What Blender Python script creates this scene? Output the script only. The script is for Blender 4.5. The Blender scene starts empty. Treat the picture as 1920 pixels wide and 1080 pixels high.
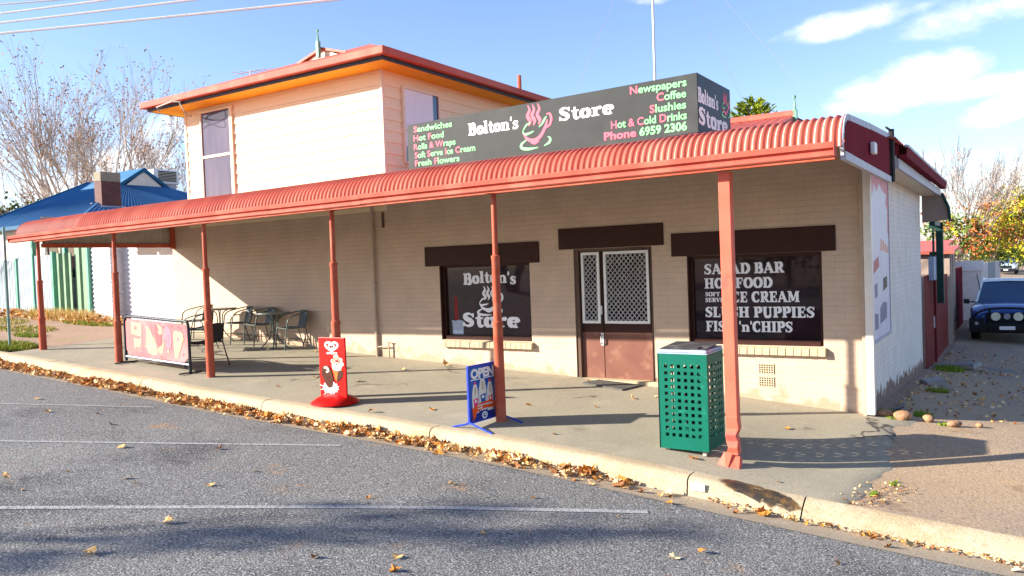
import bpy, bmesh, math, random
from mathutils import Vector, Matrix, Euler
R = random.Random(7)
SC = bpy.context.scene
COL = SC.collection

# ------------------------------------------------------------------ camera, sky, sun, exposure
CAM = Vector((1.7127, -11.3589, 2.1734))
ROT = Matrix(((0.84203224, 0.01458064, 0.53923011),
              (0.53823158, 0.04380955, -0.84165758),
              (-0.03589534, 0.9989335, 0.02904129)))
FPX = 1479.304                                   # focal length in pixels of the 1920 px photograph
cd = bpy.data.cameras.new('camera')
cd.sensor_width = 36.0
cd.lens = FPX / 1920 * 36
cd.clip_start = 0.1
cd.clip_end = 3000
cam = bpy.data.objects.new('camera', cd)
COL.objects.link(cam)
cam.matrix_world = Matrix.Translation(CAM) @ ROT.to_4x4()
SC.camera = cam

SUN = Vector((-0.718, -0.584, 0.376)).normalized()     # towards the sun
SUN_EL = math.asin(SUN.z)
SUN_AZ = math.atan2(SUN.x, SUN.y)
sd = bpy.data.lights.new('sun', 'SUN')
sd.energy = 5.0
sd.angle = math.radians(0.55)
sd.color = (1.0, 0.90, 0.76)
sun = bpy.data.objects.new('sun', sd)
COL.objects.link(sun)
sun.rotation_euler = SUN.to_track_quat('Z', 'Y').to_euler()

SC.view_settings.view_transform = 'Standard'
SC.view_settings.look = 'None'
SC.view_settings.gamma = 1.0
SC.view_settings.exposure = 1.5


def ray(px, py):
    return (ROT @ Vector((px - 960, 540 - py, -FPX))).normalized()


def hit(px, py, axis, val):
    r = ray(px, py)
    return CAM + r * ((val - CAM[axis]) / r[axis])


def at(px, py, dist):
    r = ray(px, py)
    return CAM + r * (dist / math.hypot(r.x, r.y))


world = bpy.data.worlds.new('World')
SC.world = world
world.use_nodes = True


def build_sky():
    nt = world.node_tree
    nt.nodes.clear()
    N = nt.nodes.new
    L = nt.links.new
    out = N('ShaderNodeOutputWorld')
    bg = N('ShaderNodeBackground')
    bg.inputs['Strength'].default_value = 0.09
    L(bg.outputs[0], out.inputs[0])
    sky = N('ShaderNodeTexSky')
    sky.sky_type = 'NISHITA'
    sky.sun_disc = False
    sky.sun_elevation = SUN_EL
    sky.sun_rotation = SUN_AZ
    sky.altitude = 200
    sky.air_density = 1.0
    sky.dust_density = 0.6
    sky.ozone_density = 2.0
    tc = N('ShaderNodeTexCoord')
    noise = N('ShaderNodeTexNoise')
    noise.inputs['Scale'].default_value = 9.0
    noise.inputs['Detail'].default_value = 7
    noise.inputs['Roughness'].default_value = 0.58
    mp = N('ShaderNodeMapping')
    mp.inputs['Scale'].default_value = (1, 1, 1.7)
    L(tc.outputs['Generated'], mp.inputs[0])
    L(mp.outputs[0], noise.inputs['Vector'])

    def math_(op, a, b=None):
        n = N('ShaderNodeMath')
        n.operation = op
        for i, v in enumerate((a, b)):
            if v is None:
                continue
            if isinstance(v, (int, float)):
                n.inputs[i].default_value = v
            else:
                L(v, n.inputs[i])
        return n.outputs[0]

    def dot(vec):
        n = N('ShaderNodeVectorMath')
        n.operation = 'DOT_PRODUCT'
        L(tc.outputs['Generated'], n.inputs[0])
        n.inputs[1].default_value = vec
        return n.outputs['Value']
    total = None
    # cloud banks: direction as seen, half sizes in pixels, tilt, weight
    for (px, py, a, b, tilt, w) in ((1690, 160, 120, 46, -18, 1.0), (1640, 190, 80, 30, -8, .95), (1840, 165, 120, 22, -8, .8), (1880, 205, 90, 26, -16, .95), (1760, 195, 100, 20, -10, .6),
                                    (1610, 40, 120, 26, -14, .75), (1850, 24, 150, 34, -14, .85), (1700, 18, 90, 18, -10, .6), (1230, 0, 60, 10, 0, .6),
                                    (1830, 290, 130, 14, -6, .5), (1800, 345, 120, 20, 0, .5), (250, 300, 120, 36, -8, .6), (60, 345, 130, 30, -6, .6), (110, 290, 90, 22, -6, .5),
                                    (10, 105, 26, 16, 0, .65), (310, 240, 70, 35, 0, .7), (1450, 75, 34, 12, -20, .4),
                                    (2150, 330, 300, 70, -5, .8), (-300, 300, 300, 90, 0, .8)):
        c = ray(px, py)
        ex = ray(px + 10 * math.cos(math.radians(tilt)), py + 10 * math.sin(math.radians(tilt))) - c
        ex = (ex - c * ex.dot(c)).normalized()
        ey = c.cross(ex).normalized()
        k = 1.0 / FPX
        u = math_('DIVIDE', dot(ex), a * k)
        v = math_('DIVIDE', dot(ey), b * k)
        r2 = math_('ADD', math_('MULTIPLY', u, u), math_('MULTIPLY', v, v))
        front = math_('GREATER_THAN', dot(c), 0.3)
        m = math_('SUBTRACT', 1.0, r2)
        m = math_('MAXIMUM', m, -1.0)
        m = math_('MULTIPLY', math_('MULTIPLY', math_('ADD', m, 1.0), front), w)
        total = m if total is None else math_('MAXIMUM', total, m)
    # total in 0..2w ; break the edge with noise
    nz = math_('MULTIPLY', math_('SUBTRACT', noise.outputs['Fac'], 0.5), 3.4)
    d = math_('ADD', math_('SUBTRACT', total, 1.0), nz)
    mr = N('ShaderNodeMapRange')
    mr.interpolation_type = 'SMOOTHSTEP'
    mr.inputs['From Min'].default_value = -0.15
    mr.inputs['From Max'].default_value = 1.05
    L(d, mr.inputs['Value'])
    mask = math_('MULTIPLY', mr.outputs[0], math_('GREATER_THAN', total, 0.01))
    # blue enough at the top of the frame, paler below, as seen
    tint = N('ShaderNodeMix')
    tint.data_type = 'RGBA'
    tint.blend_type = 'MULTIPLY'
    tint.inputs['Factor'].default_value = 1.0
    tint.inputs['B'].default_value = (1.0, .995, 1.12, 1)
    L(sky.outputs[0], tint.inputs['A'])
    mix = N('ShaderNodeMix')
    mix.data_type = 'RGBA'
    L(mask, mix.inputs['Factor'])
    L(tint.outputs['Result'], mix.inputs['A'])
    mix.inputs['B'].default_value = (6.4, 6.3, 6.2, 1)
    L(mix.outputs['Result'], bg.inputs['Color'])


build_sky()

# ------------------------------------------------------------------ materials
def mat(name, c1, c2=None, scale=6.0, rough=0.6, bump=0.0, bscale=40.0, metallic=0.0, spec=0.16, detail=4, lo=.35, hi=.65,
        c3=None, scale3=1.0, lo3=.5, hi3=.7, stretch=(1, 1, 1), coat=0.0, emission=None):
    m = bpy.data.materials.new(name)
    m.use_nodes = True
    nt = m.node_tree
    N = nt.nodes.new
    L = nt.links.new
    b = nt.nodes['Principled BSDF']
    b.inputs['Roughness'].default_value = rough
    b.inputs['Metallic'].default_value = metallic
    b.inputs['Specular IOR Level'].default_value = spec
    b.inputs['Coat Weight'].default_value = coat
    b.inputs['Base Color'].default_value = (*c1, 1)
    tc = N('ShaderNodeTexCoord')
    mp = N('ShaderNodeMapping')
    mp.inputs['Scale'].default_value = stretch
    L(tc.outputs['Object'], mp.inputs[0])
    col = None
    if c2 is None:
        c2 = tuple(x * 0.86 for x in c1)
    def layer(prev, c, sc, l, h, det):
        n = N('ShaderNodeTexNoise')
        n.inputs['Scale'].default_value = sc
        n.inputs['Detail'].default_value = det
        L(mp.outputs[0], n.inputs['Vector'])
        mr = N('ShaderNodeMapRange')
        mr.inputs['From Min'].default_value = l
        mr.inputs['From Max'].default_value = h
        L(n.outputs['Fac'], mr.inputs['Value'])
        mx = N('ShaderNodeMix')
        mx.data_type = 'RGBA'
        L(mr.outputs[0], mx.inputs['Factor'])
        if prev is None:
            mx.inputs['A'].default_value = (*c1, 1)
        else:
            L(prev, mx.inputs['A'])
        mx.inputs['B'].default_value = (*c, 1)
        return mx.outputs['Result']
    col = layer(None, c2, scale, lo, hi, detail)
    if c3 is not None:
        col = layer(col, c3, scale3, lo3, hi3, 5)
    L(col, b.inputs['Base Color'])
    if bump:
        n = N('ShaderNodeTexNoise')
        n.inputs['Scale'].default_value = bscale
        n.inputs['Detail'].default_value = 3
        L(mp.outputs[0], n.inputs['Vector'])
        bp = N('ShaderNodeBump')
        bp.inputs['Strength'].default_value = bump
        bp.inputs['Distance'].default_value = 0.02
        L(n.outputs['Fac'], bp.inputs['Height'])
        L(bp.outputs[0], b.inputs['Normal'])
    if emission:
        b.inputs['Emission Color'].default_value = (*emission, 1)
        b.inputs['Emission Strength'].default_value = 1
    return m


def mat_brick(name, c1, c2, mortar, bumpd=0.006, course=0.086, length=0.24, rough=0.75, stain=None, slope=(0, .05), at_z=0.0):
    m = bpy.data.materials.new(name)
    m.use_nodes = True
    nt = m.node_tree
    N = nt.nodes.new
    L = nt.links.new
    b = nt.nodes['Principled BSDF']
    b.inputs['Roughness'].default_value = rough
    g = N('ShaderNodeNewGeometry')
    sp = N('ShaderNodeSeparateXYZ')
    L(g.outputs['Position'], sp.inputs[0])
    ad = N('ShaderNodeMath')
    L(sp.outputs[0], ad.inputs[0])
    L(sp.outputs[1], ad.inputs[1])
    cb = N('ShaderNodeCombineXYZ')
    L(ad.outputs[0], cb.inputs[0])
    L(sp.outputs[2], cb.inputs[1])
    br = N('ShaderNodeTexBrick')
    br.inputs['Scale'].default_value = 1.0
    br.inputs['Brick Width'].default_value = length
    br.inputs['Row Height'].default_value = course
    br.inputs['Mortar Size'].default_value = 0.006
    br.inputs['Mortar Smooth'].default_value = 0.35
    br.inputs['Color1'].default_value = (*c1, 1)
    br.inputs['Color2'].default_value = (*c2, 1)
    br.inputs['Mortar'].default_value = (*mortar, 1)
    L(cb.outputs[0], br.inputs['Vector'])
    n = N('ShaderNodeTexNoise')
    n.inputs['Scale'].default_value = 2.2
    n.inputs['Detail'].default_value = 6
    L(g.outputs['Position'], n.inputs['Vector'])
    mr = N('ShaderNodeMapRange')
    mr.inputs['From Min'].default_value = .35
    mr.inputs['From Max'].default_value = .7
    mr.inputs['To Min'].default_value = 1.0
    mr.inputs['To Max'].default_value = .86
    L(n.outputs['Fac'], mr.inputs['Value'])
    mx = N('ShaderNodeMix')
    mx.data_type = 'RGBA'
    mx.blend_type = 'MULTIPLY'
    mx.inputs['Factor'].default_value = 1
    L(br.outputs['Color'], mx.inputs['A'])
    L(mr.outputs[0], mx.inputs['B'])
    col = mx.outputs['Result']
    if stain:                                   # flaked paint and damp near the ground
        n2 = N('ShaderNodeTexNoise')
        n2.inputs['Scale'].default_value = 5
        n2.inputs['Detail'].default_value = 6
        L(g.outputs['Position'], n2.inputs['Vector'])
        m1 = N('ShaderNodeMath')
        m1.operation = 'MULTIPLY_ADD'
        L(sp.outputs[1], m1.inputs[0])
        m1.inputs[1].default_value = slope[1]
        m0 = N('ShaderNodeMath')
        m0.operation = 'MULTIPLY_ADD'
        L(sp.outputs[0], m0.inputs[0])
        m0.inputs[1].default_value = slope[0]
        L(sp.outputs[2], m0.inputs[2])
        L(m0.outputs[0], m1.inputs[2])
        m2 = N('ShaderNodeMath')
        m2.operation = 'MULTIPLY_ADD'
        L(n2.outputs['Fac'], m2.inputs[0])
        m2.inputs[1].default_value = -0.75
        L(m1.outputs[0], m2.inputs[2])
        mr2 = N('ShaderNodeMapRange')
        mr2.inputs['From Min'].default_value = -.22 + at_z
        mr2.inputs['From Max'].default_value = -.12 + at_z
        mr2.inputs['To Min'].default_value = 1
        mr2.inputs['To Max'].default_value = 0
        L(m2.outputs[0], mr2.inputs['Value'])
        mx2 = N('ShaderNodeMix')
        mx2.data_type = 'RGBA'
        L(mr2.outputs[0], mx2.inputs['Factor'])
        L(col, mx2.inputs['A'])
        mx2.inputs['B'].default_value = (*stain, 1)
        col = mx2.outputs['Result']
    L(col, b.inputs['Base Color'])
    n3 = N('ShaderNodeTexNoise')
    n3.inputs['Scale'].default_value = 30
    n3.inputs['Detail'].default_value = 3
    L(g.outputs['Position'], n3.inputs['Vector'])
    h = N('ShaderNodeMath')
    h.operation = 'MULTIPLY_ADD'
    L(n3.outputs['Fac'], h.inputs[0])
    h.inputs[1].default_value = 0.7
    inv = N('ShaderNodeMath')
    inv.operation = 'SUBTRACT'
    inv.inputs[0].default_value = 1
    L(br.outputs['Fac'], inv.inputs[1])
    L(inv.outputs[0], h.inputs[2])
    bp = N('ShaderNodeBump')
    bp.inputs['Strength'].default_value = 0.55
    bp.inputs['Distance'].default_value = bumpd
    L(h.outputs[0], bp.inputs['Height'])
    L(bp.outputs[0], b.inputs['Normal'])
    return m


def mat_ground(name, base, speck_dark, speck_light, patch, patch2, grain=70, bump=.5, rough=.9, lo=.46, hi=.66, lo2=.52, hi2=.7, ps=.5, ps2=1.3,
               stain=None, crack=None, contrast=1.0):
    """grainy paving: aggregate in two grain sizes, patches of wear with a shape of their own"""
    m = bpy.data.materials.new(name)
    m.use_nodes = True
    nt = m.node_tree
    N = nt.nodes.new
    L = nt.links.new
    b = nt.nodes['Principled BSDF']
    b.inputs['Roughness'].default_value = rough
    b.inputs['Specular IOR Level'].default_value = .3
    tc = N('ShaderNodeTexCoord')
    def nz(sc, det=4, ro=.5):
        n = N('ShaderNodeTexNoise')
        n.inputs['Scale'].default_value = sc
        n.inputs['Detail'].default_value = det
        n.inputs['Roughness'].default_value = ro
        L(tc.outputs['Object'], n.inputs['Vector'])
        return n.outputs['Fac']
    def mrange(v, a, c):
        r = N('ShaderNodeMapRange')
        r.inputs['From Min'].default_value = a
        r.inputs['From Max'].default_value = c
        L(v, r.inputs['Value'])
        return r.outputs[0]
    def mix(f, a, c):
        x = N('ShaderNodeMix')
        x.data_type = 'RGBA'
        L(f, x.inputs['Factor'])
        if isinstance(a, tuple):
            x.inputs['A'].default_value = (*a, 1)
        else:
            L(a, x.inputs['A'])
        if isinstance(c, tuple):
            x.inputs['B'].default_value = (*c, 1)
        else:
            L(c, x.inputs['B'])
        return x.outputs['Result']
    col = mix(mrange(nz(ps, 5, .6), lo, hi), base, patch)
    col = mix(mrange(nz(ps2, 6, .65), lo2, hi2), col, patch2)
    if stain:                                   # rusty dust and oil with outlines of their own
        for c, s, a, e in stain:
            col = mix(mrange(nz(s, 5, .7), a, e), col, c)
    g = nz(grain, 2, .7)
    g2 = nz(grain * .45, 3, .6)
    col = mix(mrange(g, .5 + .06 / contrast, .5 + .20 / contrast), col, speck_light)
    col = mix(mrange(g, .5 - .06 / contrast, .5 - .19 / contrast), col, speck_dark)
    col = mix(mrange(g2, .40, .28), col, speck_dark)
    if crack:
        vo = N('ShaderNodeTexVoronoi')
        vo.feature = 'DISTANCE_TO_EDGE'
        vo.inputs['Scale'].default_value = crack[0]
        ns = N('ShaderNodeTexNoise')
        ns.inputs['Scale'].default_value = 2.2
        ns.inputs['Detail'].default_value = 6
        L(tc.outputs['Object'], ns.inputs['Vector'])
        ad = N('ShaderNodeVectorMath')
        ad.operation = 'MULTIPLY_ADD'
        L(ns.outputs['Color'], ad.inputs[0])
        ad.inputs[1].default_value = (.9, .9, .9)
        L(tc.outputs['Object'], ad.inputs[2])
        L(ad.outputs[0], vo.inputs['Vector'])
        mk = N('ShaderNodeMath')
        # only parts of the crack net are open
        mk.operation = 'MULTIPLY'
        L(mrange(vo.outputs['Distance'], crack[1], crack[1] * .3), mk.inputs[0])
        L(mrange(nz(.55, 3), .56, .62), mk.inputs[1])
        col = mix(mk.outputs[0], col, crack[2])
    L(col, b.inputs['Base Color'])
    bp = N('ShaderNodeBump')
    bp.inputs['Strength'].default_value = bump
    bp.inputs['Distance'].default_value = 0.01
    L(g, bp.inputs['Height'])
    L(bp.outputs[0], b.inputs['Normal'])
    return m


M = {}
M['wall'] = mat_brick('painted_brick', (.575, .435, .325), (.56, .422, .313), (.525, .395, .29), bumpd=.0045, stain=(.40, .28, .19), slope=(.062, 0), at_z=-.10)
M['side'] = mat_brick('painted_side_brick', (.82, .755, .68), (.79, .725, .65), (.70, .64, .57), stain=(.20, .12, .09))
M['sillb'] = mat('sill_brick', (.50, .40, .27), (.44, .35, .23), scale=9, rough=.8, bump=.3, bscale=60)
M['board'] = mat('cream_weatherboard', (.85, .70, .47), (.81, .66, .43), scale=3, rough=.55, bump=.08, bscale=30, stretch=(.4, 1, 3))
M['soffit'] = mat('cream_soffit', (.90, .47, .03), (.86, .44, .025), scale=2, rough=.6)
M['trim'] = mat('cream_trim', (.80, .68, .50), (.74, .62, .46), scale=5, rough=.5)
M['red'] = mat('red_steel', (.50, .105, .072), (.42, .082, .056), scale=1.5, rough=.6, bump=.05, bscale=12, c3=(.55, .16, .11), scale3=.9, stretch=(2.2, .35, .35))
M['redpost'] = mat('red_post_paint', (.46, .10, .055), (.39, .08, .045), scale=7, rough=.5, c3=(.50, .15, .09), scale3=3)
M['redbright'] = mat('bright_red_post_paint', (.70, .135, .085), (.64, .12, .075), scale=5, rough=.5, bump=.1, bscale=14, c3=(.42, .10, .08), scale3=3, lo3=.58, hi3=.7)
M['maroon'] = mat('maroon_panel', (.20, .022, .036), (.17, .018, .030), scale=3, rough=.8, spec=.05)
M['zinc'] = mat('zinc_underside', (.42, .40, .36), (.36, .34, .30), scale=5, rough=.5, metallic=.0)
M['paletrim'] = mat('pale_grey_trim', (.46, .46, .52), (.38, .38, .44), scale=7, rough=.5, c3=(.40, .36, .36), scale3=9, lo3=.6, hi3=.75)
M['brown'] = mat('dark_brown_paint', (.045, .016, .012), (.038, .014, .010), scale=6, rough=.55)
M['doorbrown'] = mat('door_brown_paint', (.17, .072, .055), (.20, .09, .065), scale=3.5, rough=.5, c3=(.28, .14, .10), scale3=4, lo3=.56, hi3=.72)
M['jamb'] = mat('jamb_brown', (.12, .075, .055), (.10, .06, .045), scale=6, rough=.6)
M['glass'] = mat('dark_glass', (.012, .007, .010), (.034, .016, .022), scale=1.6, rough=.03, spec=.35)
M['upglass'] = mat('curtained_glass', (.055, .048, .085), (.10, .08, .125), scale=1.4, rough=.06, spec=.4, stretch=(3, 3, .5))
M['blind'] = mat('pale_blind', (.78, .83, .88), (.72, .77, .83), scale=2, rough=.5)
M['blueglass'] = mat('blue_sky_glass', (.02, .05, .12), (.03, .07, .16), scale=2, rough=.04, spec=.8)
M['white'] = mat('white_paint', (.80, .80, .78), (.74, .74, .72), scale=8, rough=.45)
M['vinyl'] = mat('white_vinyl', (.80, .82, .86), (.76, .78, .82), scale=20, rough=.5)
M['alu'] = mat('aluminium', (.66, .67, .68), (.58, .59, .6), scale=9, rough=.4, metallic=.2)
M['signgrey'] = mat('sign_charcoal', (.043, .050, .052), (.037, .043, .045), scale=3, rough=.6, c3=(.060, .066, .066), scale3=1.4, lo3=.52, hi3=.72)
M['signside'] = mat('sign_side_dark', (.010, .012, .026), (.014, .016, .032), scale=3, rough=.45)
M['pink'] = mat('pink_letters', (.80, .15, .22), (.76, .14, .20), scale=9, rough=.5)
M['green_l'] = mat('green_letters', (.25, .76, .32), (.22, .70, .28), scale=9, rough=.5)
M['gum'] = mat('white_letters', (.86, .86, .84), (.82, .82, .80), scale=9, rough=.5)
M['bin'] = mat('bin_green', (.001, .120, .080), (.001, .105, .070), scale=4, rough=.5, bump=.03, bscale=60, c3=(.01, .15, .105), scale3=9, lo3=.62, hi3=.72)
M['black'] = mat('black_plastic', (.018, .018, .02), (.03, .03, .03), scale=8, rough=.5)
M['lidgrey'] = mat('lid_grey', (.06, .06, .065), (.045, .045, .05), scale=12, rough=.5, c3=(.14, .14, .14), scale3=5)
M['lidblue'] = mat('lid_pale_blue', (.36, .43, .56), (.30, .37, .50), scale=9, rough=.5)
M['chairmetal'] = mat('chair_metal', (.12, .155, .145), (.10, .13, .12), scale=12, rough=.4, metallic=.3)
M['sling'] = mat('chair_sling', (.14, .17, .18), (.11, .13, .14), scale=60, rough=.6)
M['slingdark'] = mat('dark_chair_sling', (.035, .034, .045), (.028, .027, .035), scale=60, rough=.6)
M['metaldark'] = mat('dark_chair_metal', (.03, .03, .045), (.04, .04, .05), scale=20, rough=.4, metallic=.3)
M['tabletop'] = mat('table_top', (.20, .23, .215), (.15, .18, .165), scale=9, rough=.3, metallic=.2)
M['frame'] = mat('navy_frame', (.025, .032, .045), (.035, .045, .05), scale=9, rough=.35)
M['framelight'] = mat('steel_rail', (.30, .33, .42), (.25, .28, .36), scale=9, rough=.3, metallic=.5)
M['banner'] = mat('faded_red_banner', (.60, .14, .155), (.66, .22, .22), scale=2.2, rough=.55, lo=.4, hi=.6)
M['bannerpale'] = mat('faded_pale_print', (.50, .18, .17), (.50, .16, .16), scale=5, rough=.55)
M['bannerwhite'] = mat('faded_white_print', (.50, .36, .27), (.48, .32, .21), scale=7, rough=.55)
M['bannerchoc'] = mat('faded_choc_print', (.34, .09, .11), (.36, .11, .12), scale=5, rough=.55)
M['bannerpink'] = mat('faded_pink_print', (.60, .20, .25), (.56, .17, .22), scale=5, rough=.55)
M['signred'] = mat('bright_red_plastic', (.62, .010, .008), (.56, .009, .007), scale=4, rough=.35)
M['choc'] = mat('chocolate_print', (.045, .012, .007), (.07, .02, .01), scale=14, rough=.5)
M['cone'] = mat('wafer_print', (.36, .15, .03), (.27, .10, .02), scale=22, rough=.5)
M['cream'] = mat('cream_print', (.60, .55, .46), (.46, .33, .18), scale=18, rough=.5, lo=.5, hi=.75)
M['blue'] = mat('blue_sign_frame', (.03, .07, .52), (.028, .06, .46), scale=8, rough=.35)
M['blueprint'] = mat('blue_sign_print', (.010, .12, .50), (.008, .04, .30), scale=1.6, rough=.4)
M['navyprint'] = mat('navy_sign_print', (.010, .03, .24), (.012, .035, .28), scale=3, rough=.4)
M['milk'] = mat('milk_print', (.80, .77, .70), (.72, .68, .60), scale=6, rough=.4)
M['milkshade'] = mat('milk_handle_print', (.52, .46, .34), (.58, .52, .4), scale=6, rough=.4)
M['labelpink'] = mat('pink_label', (.80, .04, .25), (.75, .04, .22), scale=8, rough=.4)
M['labelblue'] = mat('blue_label', (.02, .12, .40), (.02, .10, .36), scale=8, rough=.4)
M['labelred'] = mat('orange_red_label', (.80, .10, .02), (.76, .08, .02), scale=8, rough=.4)
M['poster'] = mat('faded_poster', (.66, .66, .74), (.60, .60, .70), scale=2, rough=.45)
M['posterpink'] = mat('faded_poster_pink', (.62, .20, .26), (.64, .30, .36), scale=7, rough=.5)
M['posterdark'] = mat('faded_poster_slate', (.16, .17, .26), (.24, .25, .34), scale=9, rough=.5)
M['posterorange'] = mat('faded_poster_orange', (.75, .26, .12), (.72, .32, .2), scale=9, rough=.5)
M['mat'] = mat('rubber_mat', (.07, .07, .068), (.14, .14, .13), scale=28, rough=.8, bump=.4, bscale=90)
M['pipe'] = mat('beige_pipe', (.46, .36, .28), (.40, .31, .24), scale=10, rough=.5)
M['upvc'] = mat('white_downpipe', (.78, .74, .68), (.72, .68, .6), scale=6, rough=.4)
M['terracotta'] = mat('vent_terracotta', (.66, .55, .40), (.58, .46, .32), scale=22, rough=.8)
M['ventdark'] = mat('vent_hole', (.05, .035, .03), rough=.9)
M['road'] = mat_ground('road_asphalt', (.165, .165, .160), (.045, .046, .049), (.46, .46, .45), (.20, .198, .186), (.088, .088, .088), grain=58, bump=.9, ps=.35, ps2=.8, contrast=1.3,
                       stain=(((.070, .070, .072), .42, .55, .66), ((.33, .20, .11), 1.1, .62, .72), ((.26, .245, .22), .7, .62, .70)))
M['path'] = mat_ground('worn_footpath', (.325, .295, .22), (.21, .185, .14), (.45, .42, .33), (.27, .242, .185), (.37, .33, .245), grain=75, bump=.5, ps=.55, ps2=1.9, contrast=1.0,
                       stain=(((.215, .195, .155), .9, .60, .70), ((.37, .30, .20), 2.6, .64, .74), ((.15, .13, .105), 4.5, .70, .76)), crack=(.42, .016, (.07, .06, .05)))
M['lane'] = mat_ground('lane_dirt_asphalt', (.37, .27, .175), (.22, .16, .11), (.48, .39, .29), (.27, .22, .175), (.42, .29, .165), grain=34, bump=.7, ps=.7, ps2=1.4, contrast=.9,
                       stain=(((.22, .135, .085), 1.3, .60, .70), ((.20, .19, .185), .6, .58, .66)))
M['verge'] = mat_ground('verge_dirt', (.33, .215, .15), (.2, .13, .09), (.45, .33, .24), (.27, .18, .12), (.24, .23, .07), grain=30, bump=.7, ps=.5, ps2=.8, lo2=.58, hi2=.68)
M['concrete'] = mat_ground('kerb_concrete', (.45, .37, .245), (.30, .235, .155), (.58, .5, .36), (.36, .28, .17), (.52, .44, .31), grain=60, bump=.4, ps=1.2, ps2=3.5, stain=(((.26, .20, .13), 2.2, .60, .72), ((.20, .16, .115), 5.0, .66, .74)))
M['gutterpan'] = mat_ground('gutter_concrete', (.37, .30, .21), (.25, .2, .15), (.48, .42, .33), (.30, .235, .155), (.42, .36, .27), grain=60, bump=.4, ps=1.5, ps2=3)
M['wet'] = mat('wet_stain', (.055, .042, .03), (.23, .125, .035), scale=9, rough=.35, bump=.5, bscale=70, lo=.42, hi=.62, c3=(.035, .033, .035), scale3=4)
M['line'] = mat('road_line_paint', (.37, .375, .38), (.20, .20, .20), scale=22, rough=.8, bump=.5, bscale=60, lo=.5, hi=.66, detail=6)
M['leafa'] = mat('leaf_tan', (.74, .46, .19), (.62, .34, .12), scale=14, rough=.7)
M['leafb'] = mat('leaf_orange', (.62, .26, .05), (.50, .18, .03), scale=14, rough=.7)
M['leafc'] = mat('leaf_brown', (.30, .135, .05), (.22, .09, .035), scale=14, rough=.75)
M['leafd'] = mat('leaf_pale', (.84, .66, .40), (.76, .54, .28), scale=14, rough=.7)
M['bark'] = mat('pale_bark', (.60, .53, .44), (.36, .29, .24), scale=5, rough=.85, bump=.3, bscale=25)
M['twig'] = mat('twig_brown', (.37, .30, .26), (.47, .40, .34), scale=2, rough=.85)
M['seed'] = mat('dry_leaf_tuft', (.42, .21, .10), (.34, .15, .07), scale=3, rough=.8)
M['redleaf'] = mat('autumn_red_leaf', (.52, .12, .045), (.44, .16, .05), scale=.7, rough=.7)
M['orangeleaf'] = mat('autumn_orange_leaf', (.55, .24, .05), (.45, .13, .04), scale=.7, rough=.7)
M['greenleaf'] = mat('green_leaf', (.14, .20, .035), (.09, .14, .025), scale=.7, rough=.7)
M['yellowleaf'] = mat('yellow_leaf', (.55, .47, .03), (.42, .40, .03), scale=.6, rough=.7)
M['pineleaf'] = mat('lime_foliage', (.25, .30, .015), (.15, .22, .015), scale=.9, rough=.7)
M['darkleaf'] = mat('dark_foliage', (.035, .07, .02), (.05, .09, .025), scale=.9, rough=.7)
M['grass'] = mat('grass_green', (.14, .24, .02), (.22, .30, .03), scale=3, rough=.8)
M['drygrass'] = mat('dry_weeds', (.50, .38, .12), (.40, .33, .08), scale=3, rough=.8)
M['blueroof'] = mat('blue_steel_roof', (.05, .16, .32), (.045, .145, .29), scale=2, rough=.65, c3=(.085, .20, .35), scale3=.9, lo3=.55, hi3=.72)
M['blueroofedge'] = mat('blue_roof_trim', (.012, .10, .20), rough=.5)
M['redbrick'] = mat_brick('old_red_brick', (.12, .036, .03), (.085, .027, .024), (.11, .055, .045), course=.086)
M['oldcement'] = mat('old_cement', (.30, .26, .20), (.22, .19, .15), scale=8, rough=.9)
M['housewall'] = mat('house_cream_wall', (.70, .64, .54), (.64, .58, .48), scale=3, rough=.7)
M['fencegrey'] = mat('pale_steel_fence', (.30, .36, .40), (.26, .32, .36), scale=2, rough=.5)
M['fencegreen'] = mat('green_steel_fence', (.20, .32, .20), (.17, .28, .18), scale=3, rough=.5)
M['postgreen'] = mat('green_post', (.16, .42, .30), rough=.5)
M['darkgreen'] = mat('dark_green_post', (.012, .045, .040), (.015, .055, .045), scale=6, rough=.5)
M['fencewhite'] = mat('white_steel', (.62, .61, .64), (.56, .55, .58), scale=3, rough=.45)
M['gatewhite'] = mat('pale_gate_steel', (.46, .46, .52), (.41, .41, .47), scale=3, rough=.5)
M['fencered'] = mat('red_brown_fence', (.24, .045, .04), (.20, .038, .035), scale=3, rough=.5)
M['redtile'] = mat('red_roof', (.56, .14, .10), (.48, .11, .08), scale=5, rough=.5)
M['greenfinial'] = mat('pale_green_finial', (.20, .40, .28), (.10, .24, .18), scale=7, rough=.5)
M['fibro'] = mat('brown_fibro', (.32, .25, .21), (.28, .21, .18), scale=3, rough=.7)
M['paint_car'] = mat('blue_car_paint', (.012, .075, .30), (.010, .062, .25), scale=2, rough=.22, coat=.8, metallic=.3)
M['carblack'] = mat('black_car_trim', (.010, .011, .014), (.015, .016, .02), scale=8, rough=.4)
M['carglass'] = mat('car_glass', (.015, .05, .11), (.02, .07, .15), scale=1.5, rough=.05, spec=.8, coat=.5)
M['lamp'] = mat('pale_lamp_cover', (.70, .70, .52), (.62, .62, .44), scale=8, rough=.3)
M['lampclear'] = mat('clear_headlight', (.38, .42, .46), (.2, .22, .26), scale=14, rough=.15, spec=.8)
M['rubber'] = mat('tyre_rubber', (.014, .014, .015), (.02, .02, .02), scale=12, rough=.8)
M['cable'] = mat('pale_cable', (.62, .62, .64), (.56, .56, .58), scale=3, rough=.5)
M['deepred'] = mat('deep_red_plastic', (.22, .008, .012), (.18, .006, .01), scale=6, rough=.4)
M['stone'] = mat('sandy_stone', (.42, .235, .13), (.33, .18, .10), scale=12, rough=.9, bump=.7, bscale=30, c3=(.2, .14, .1), scale3=7)
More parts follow.
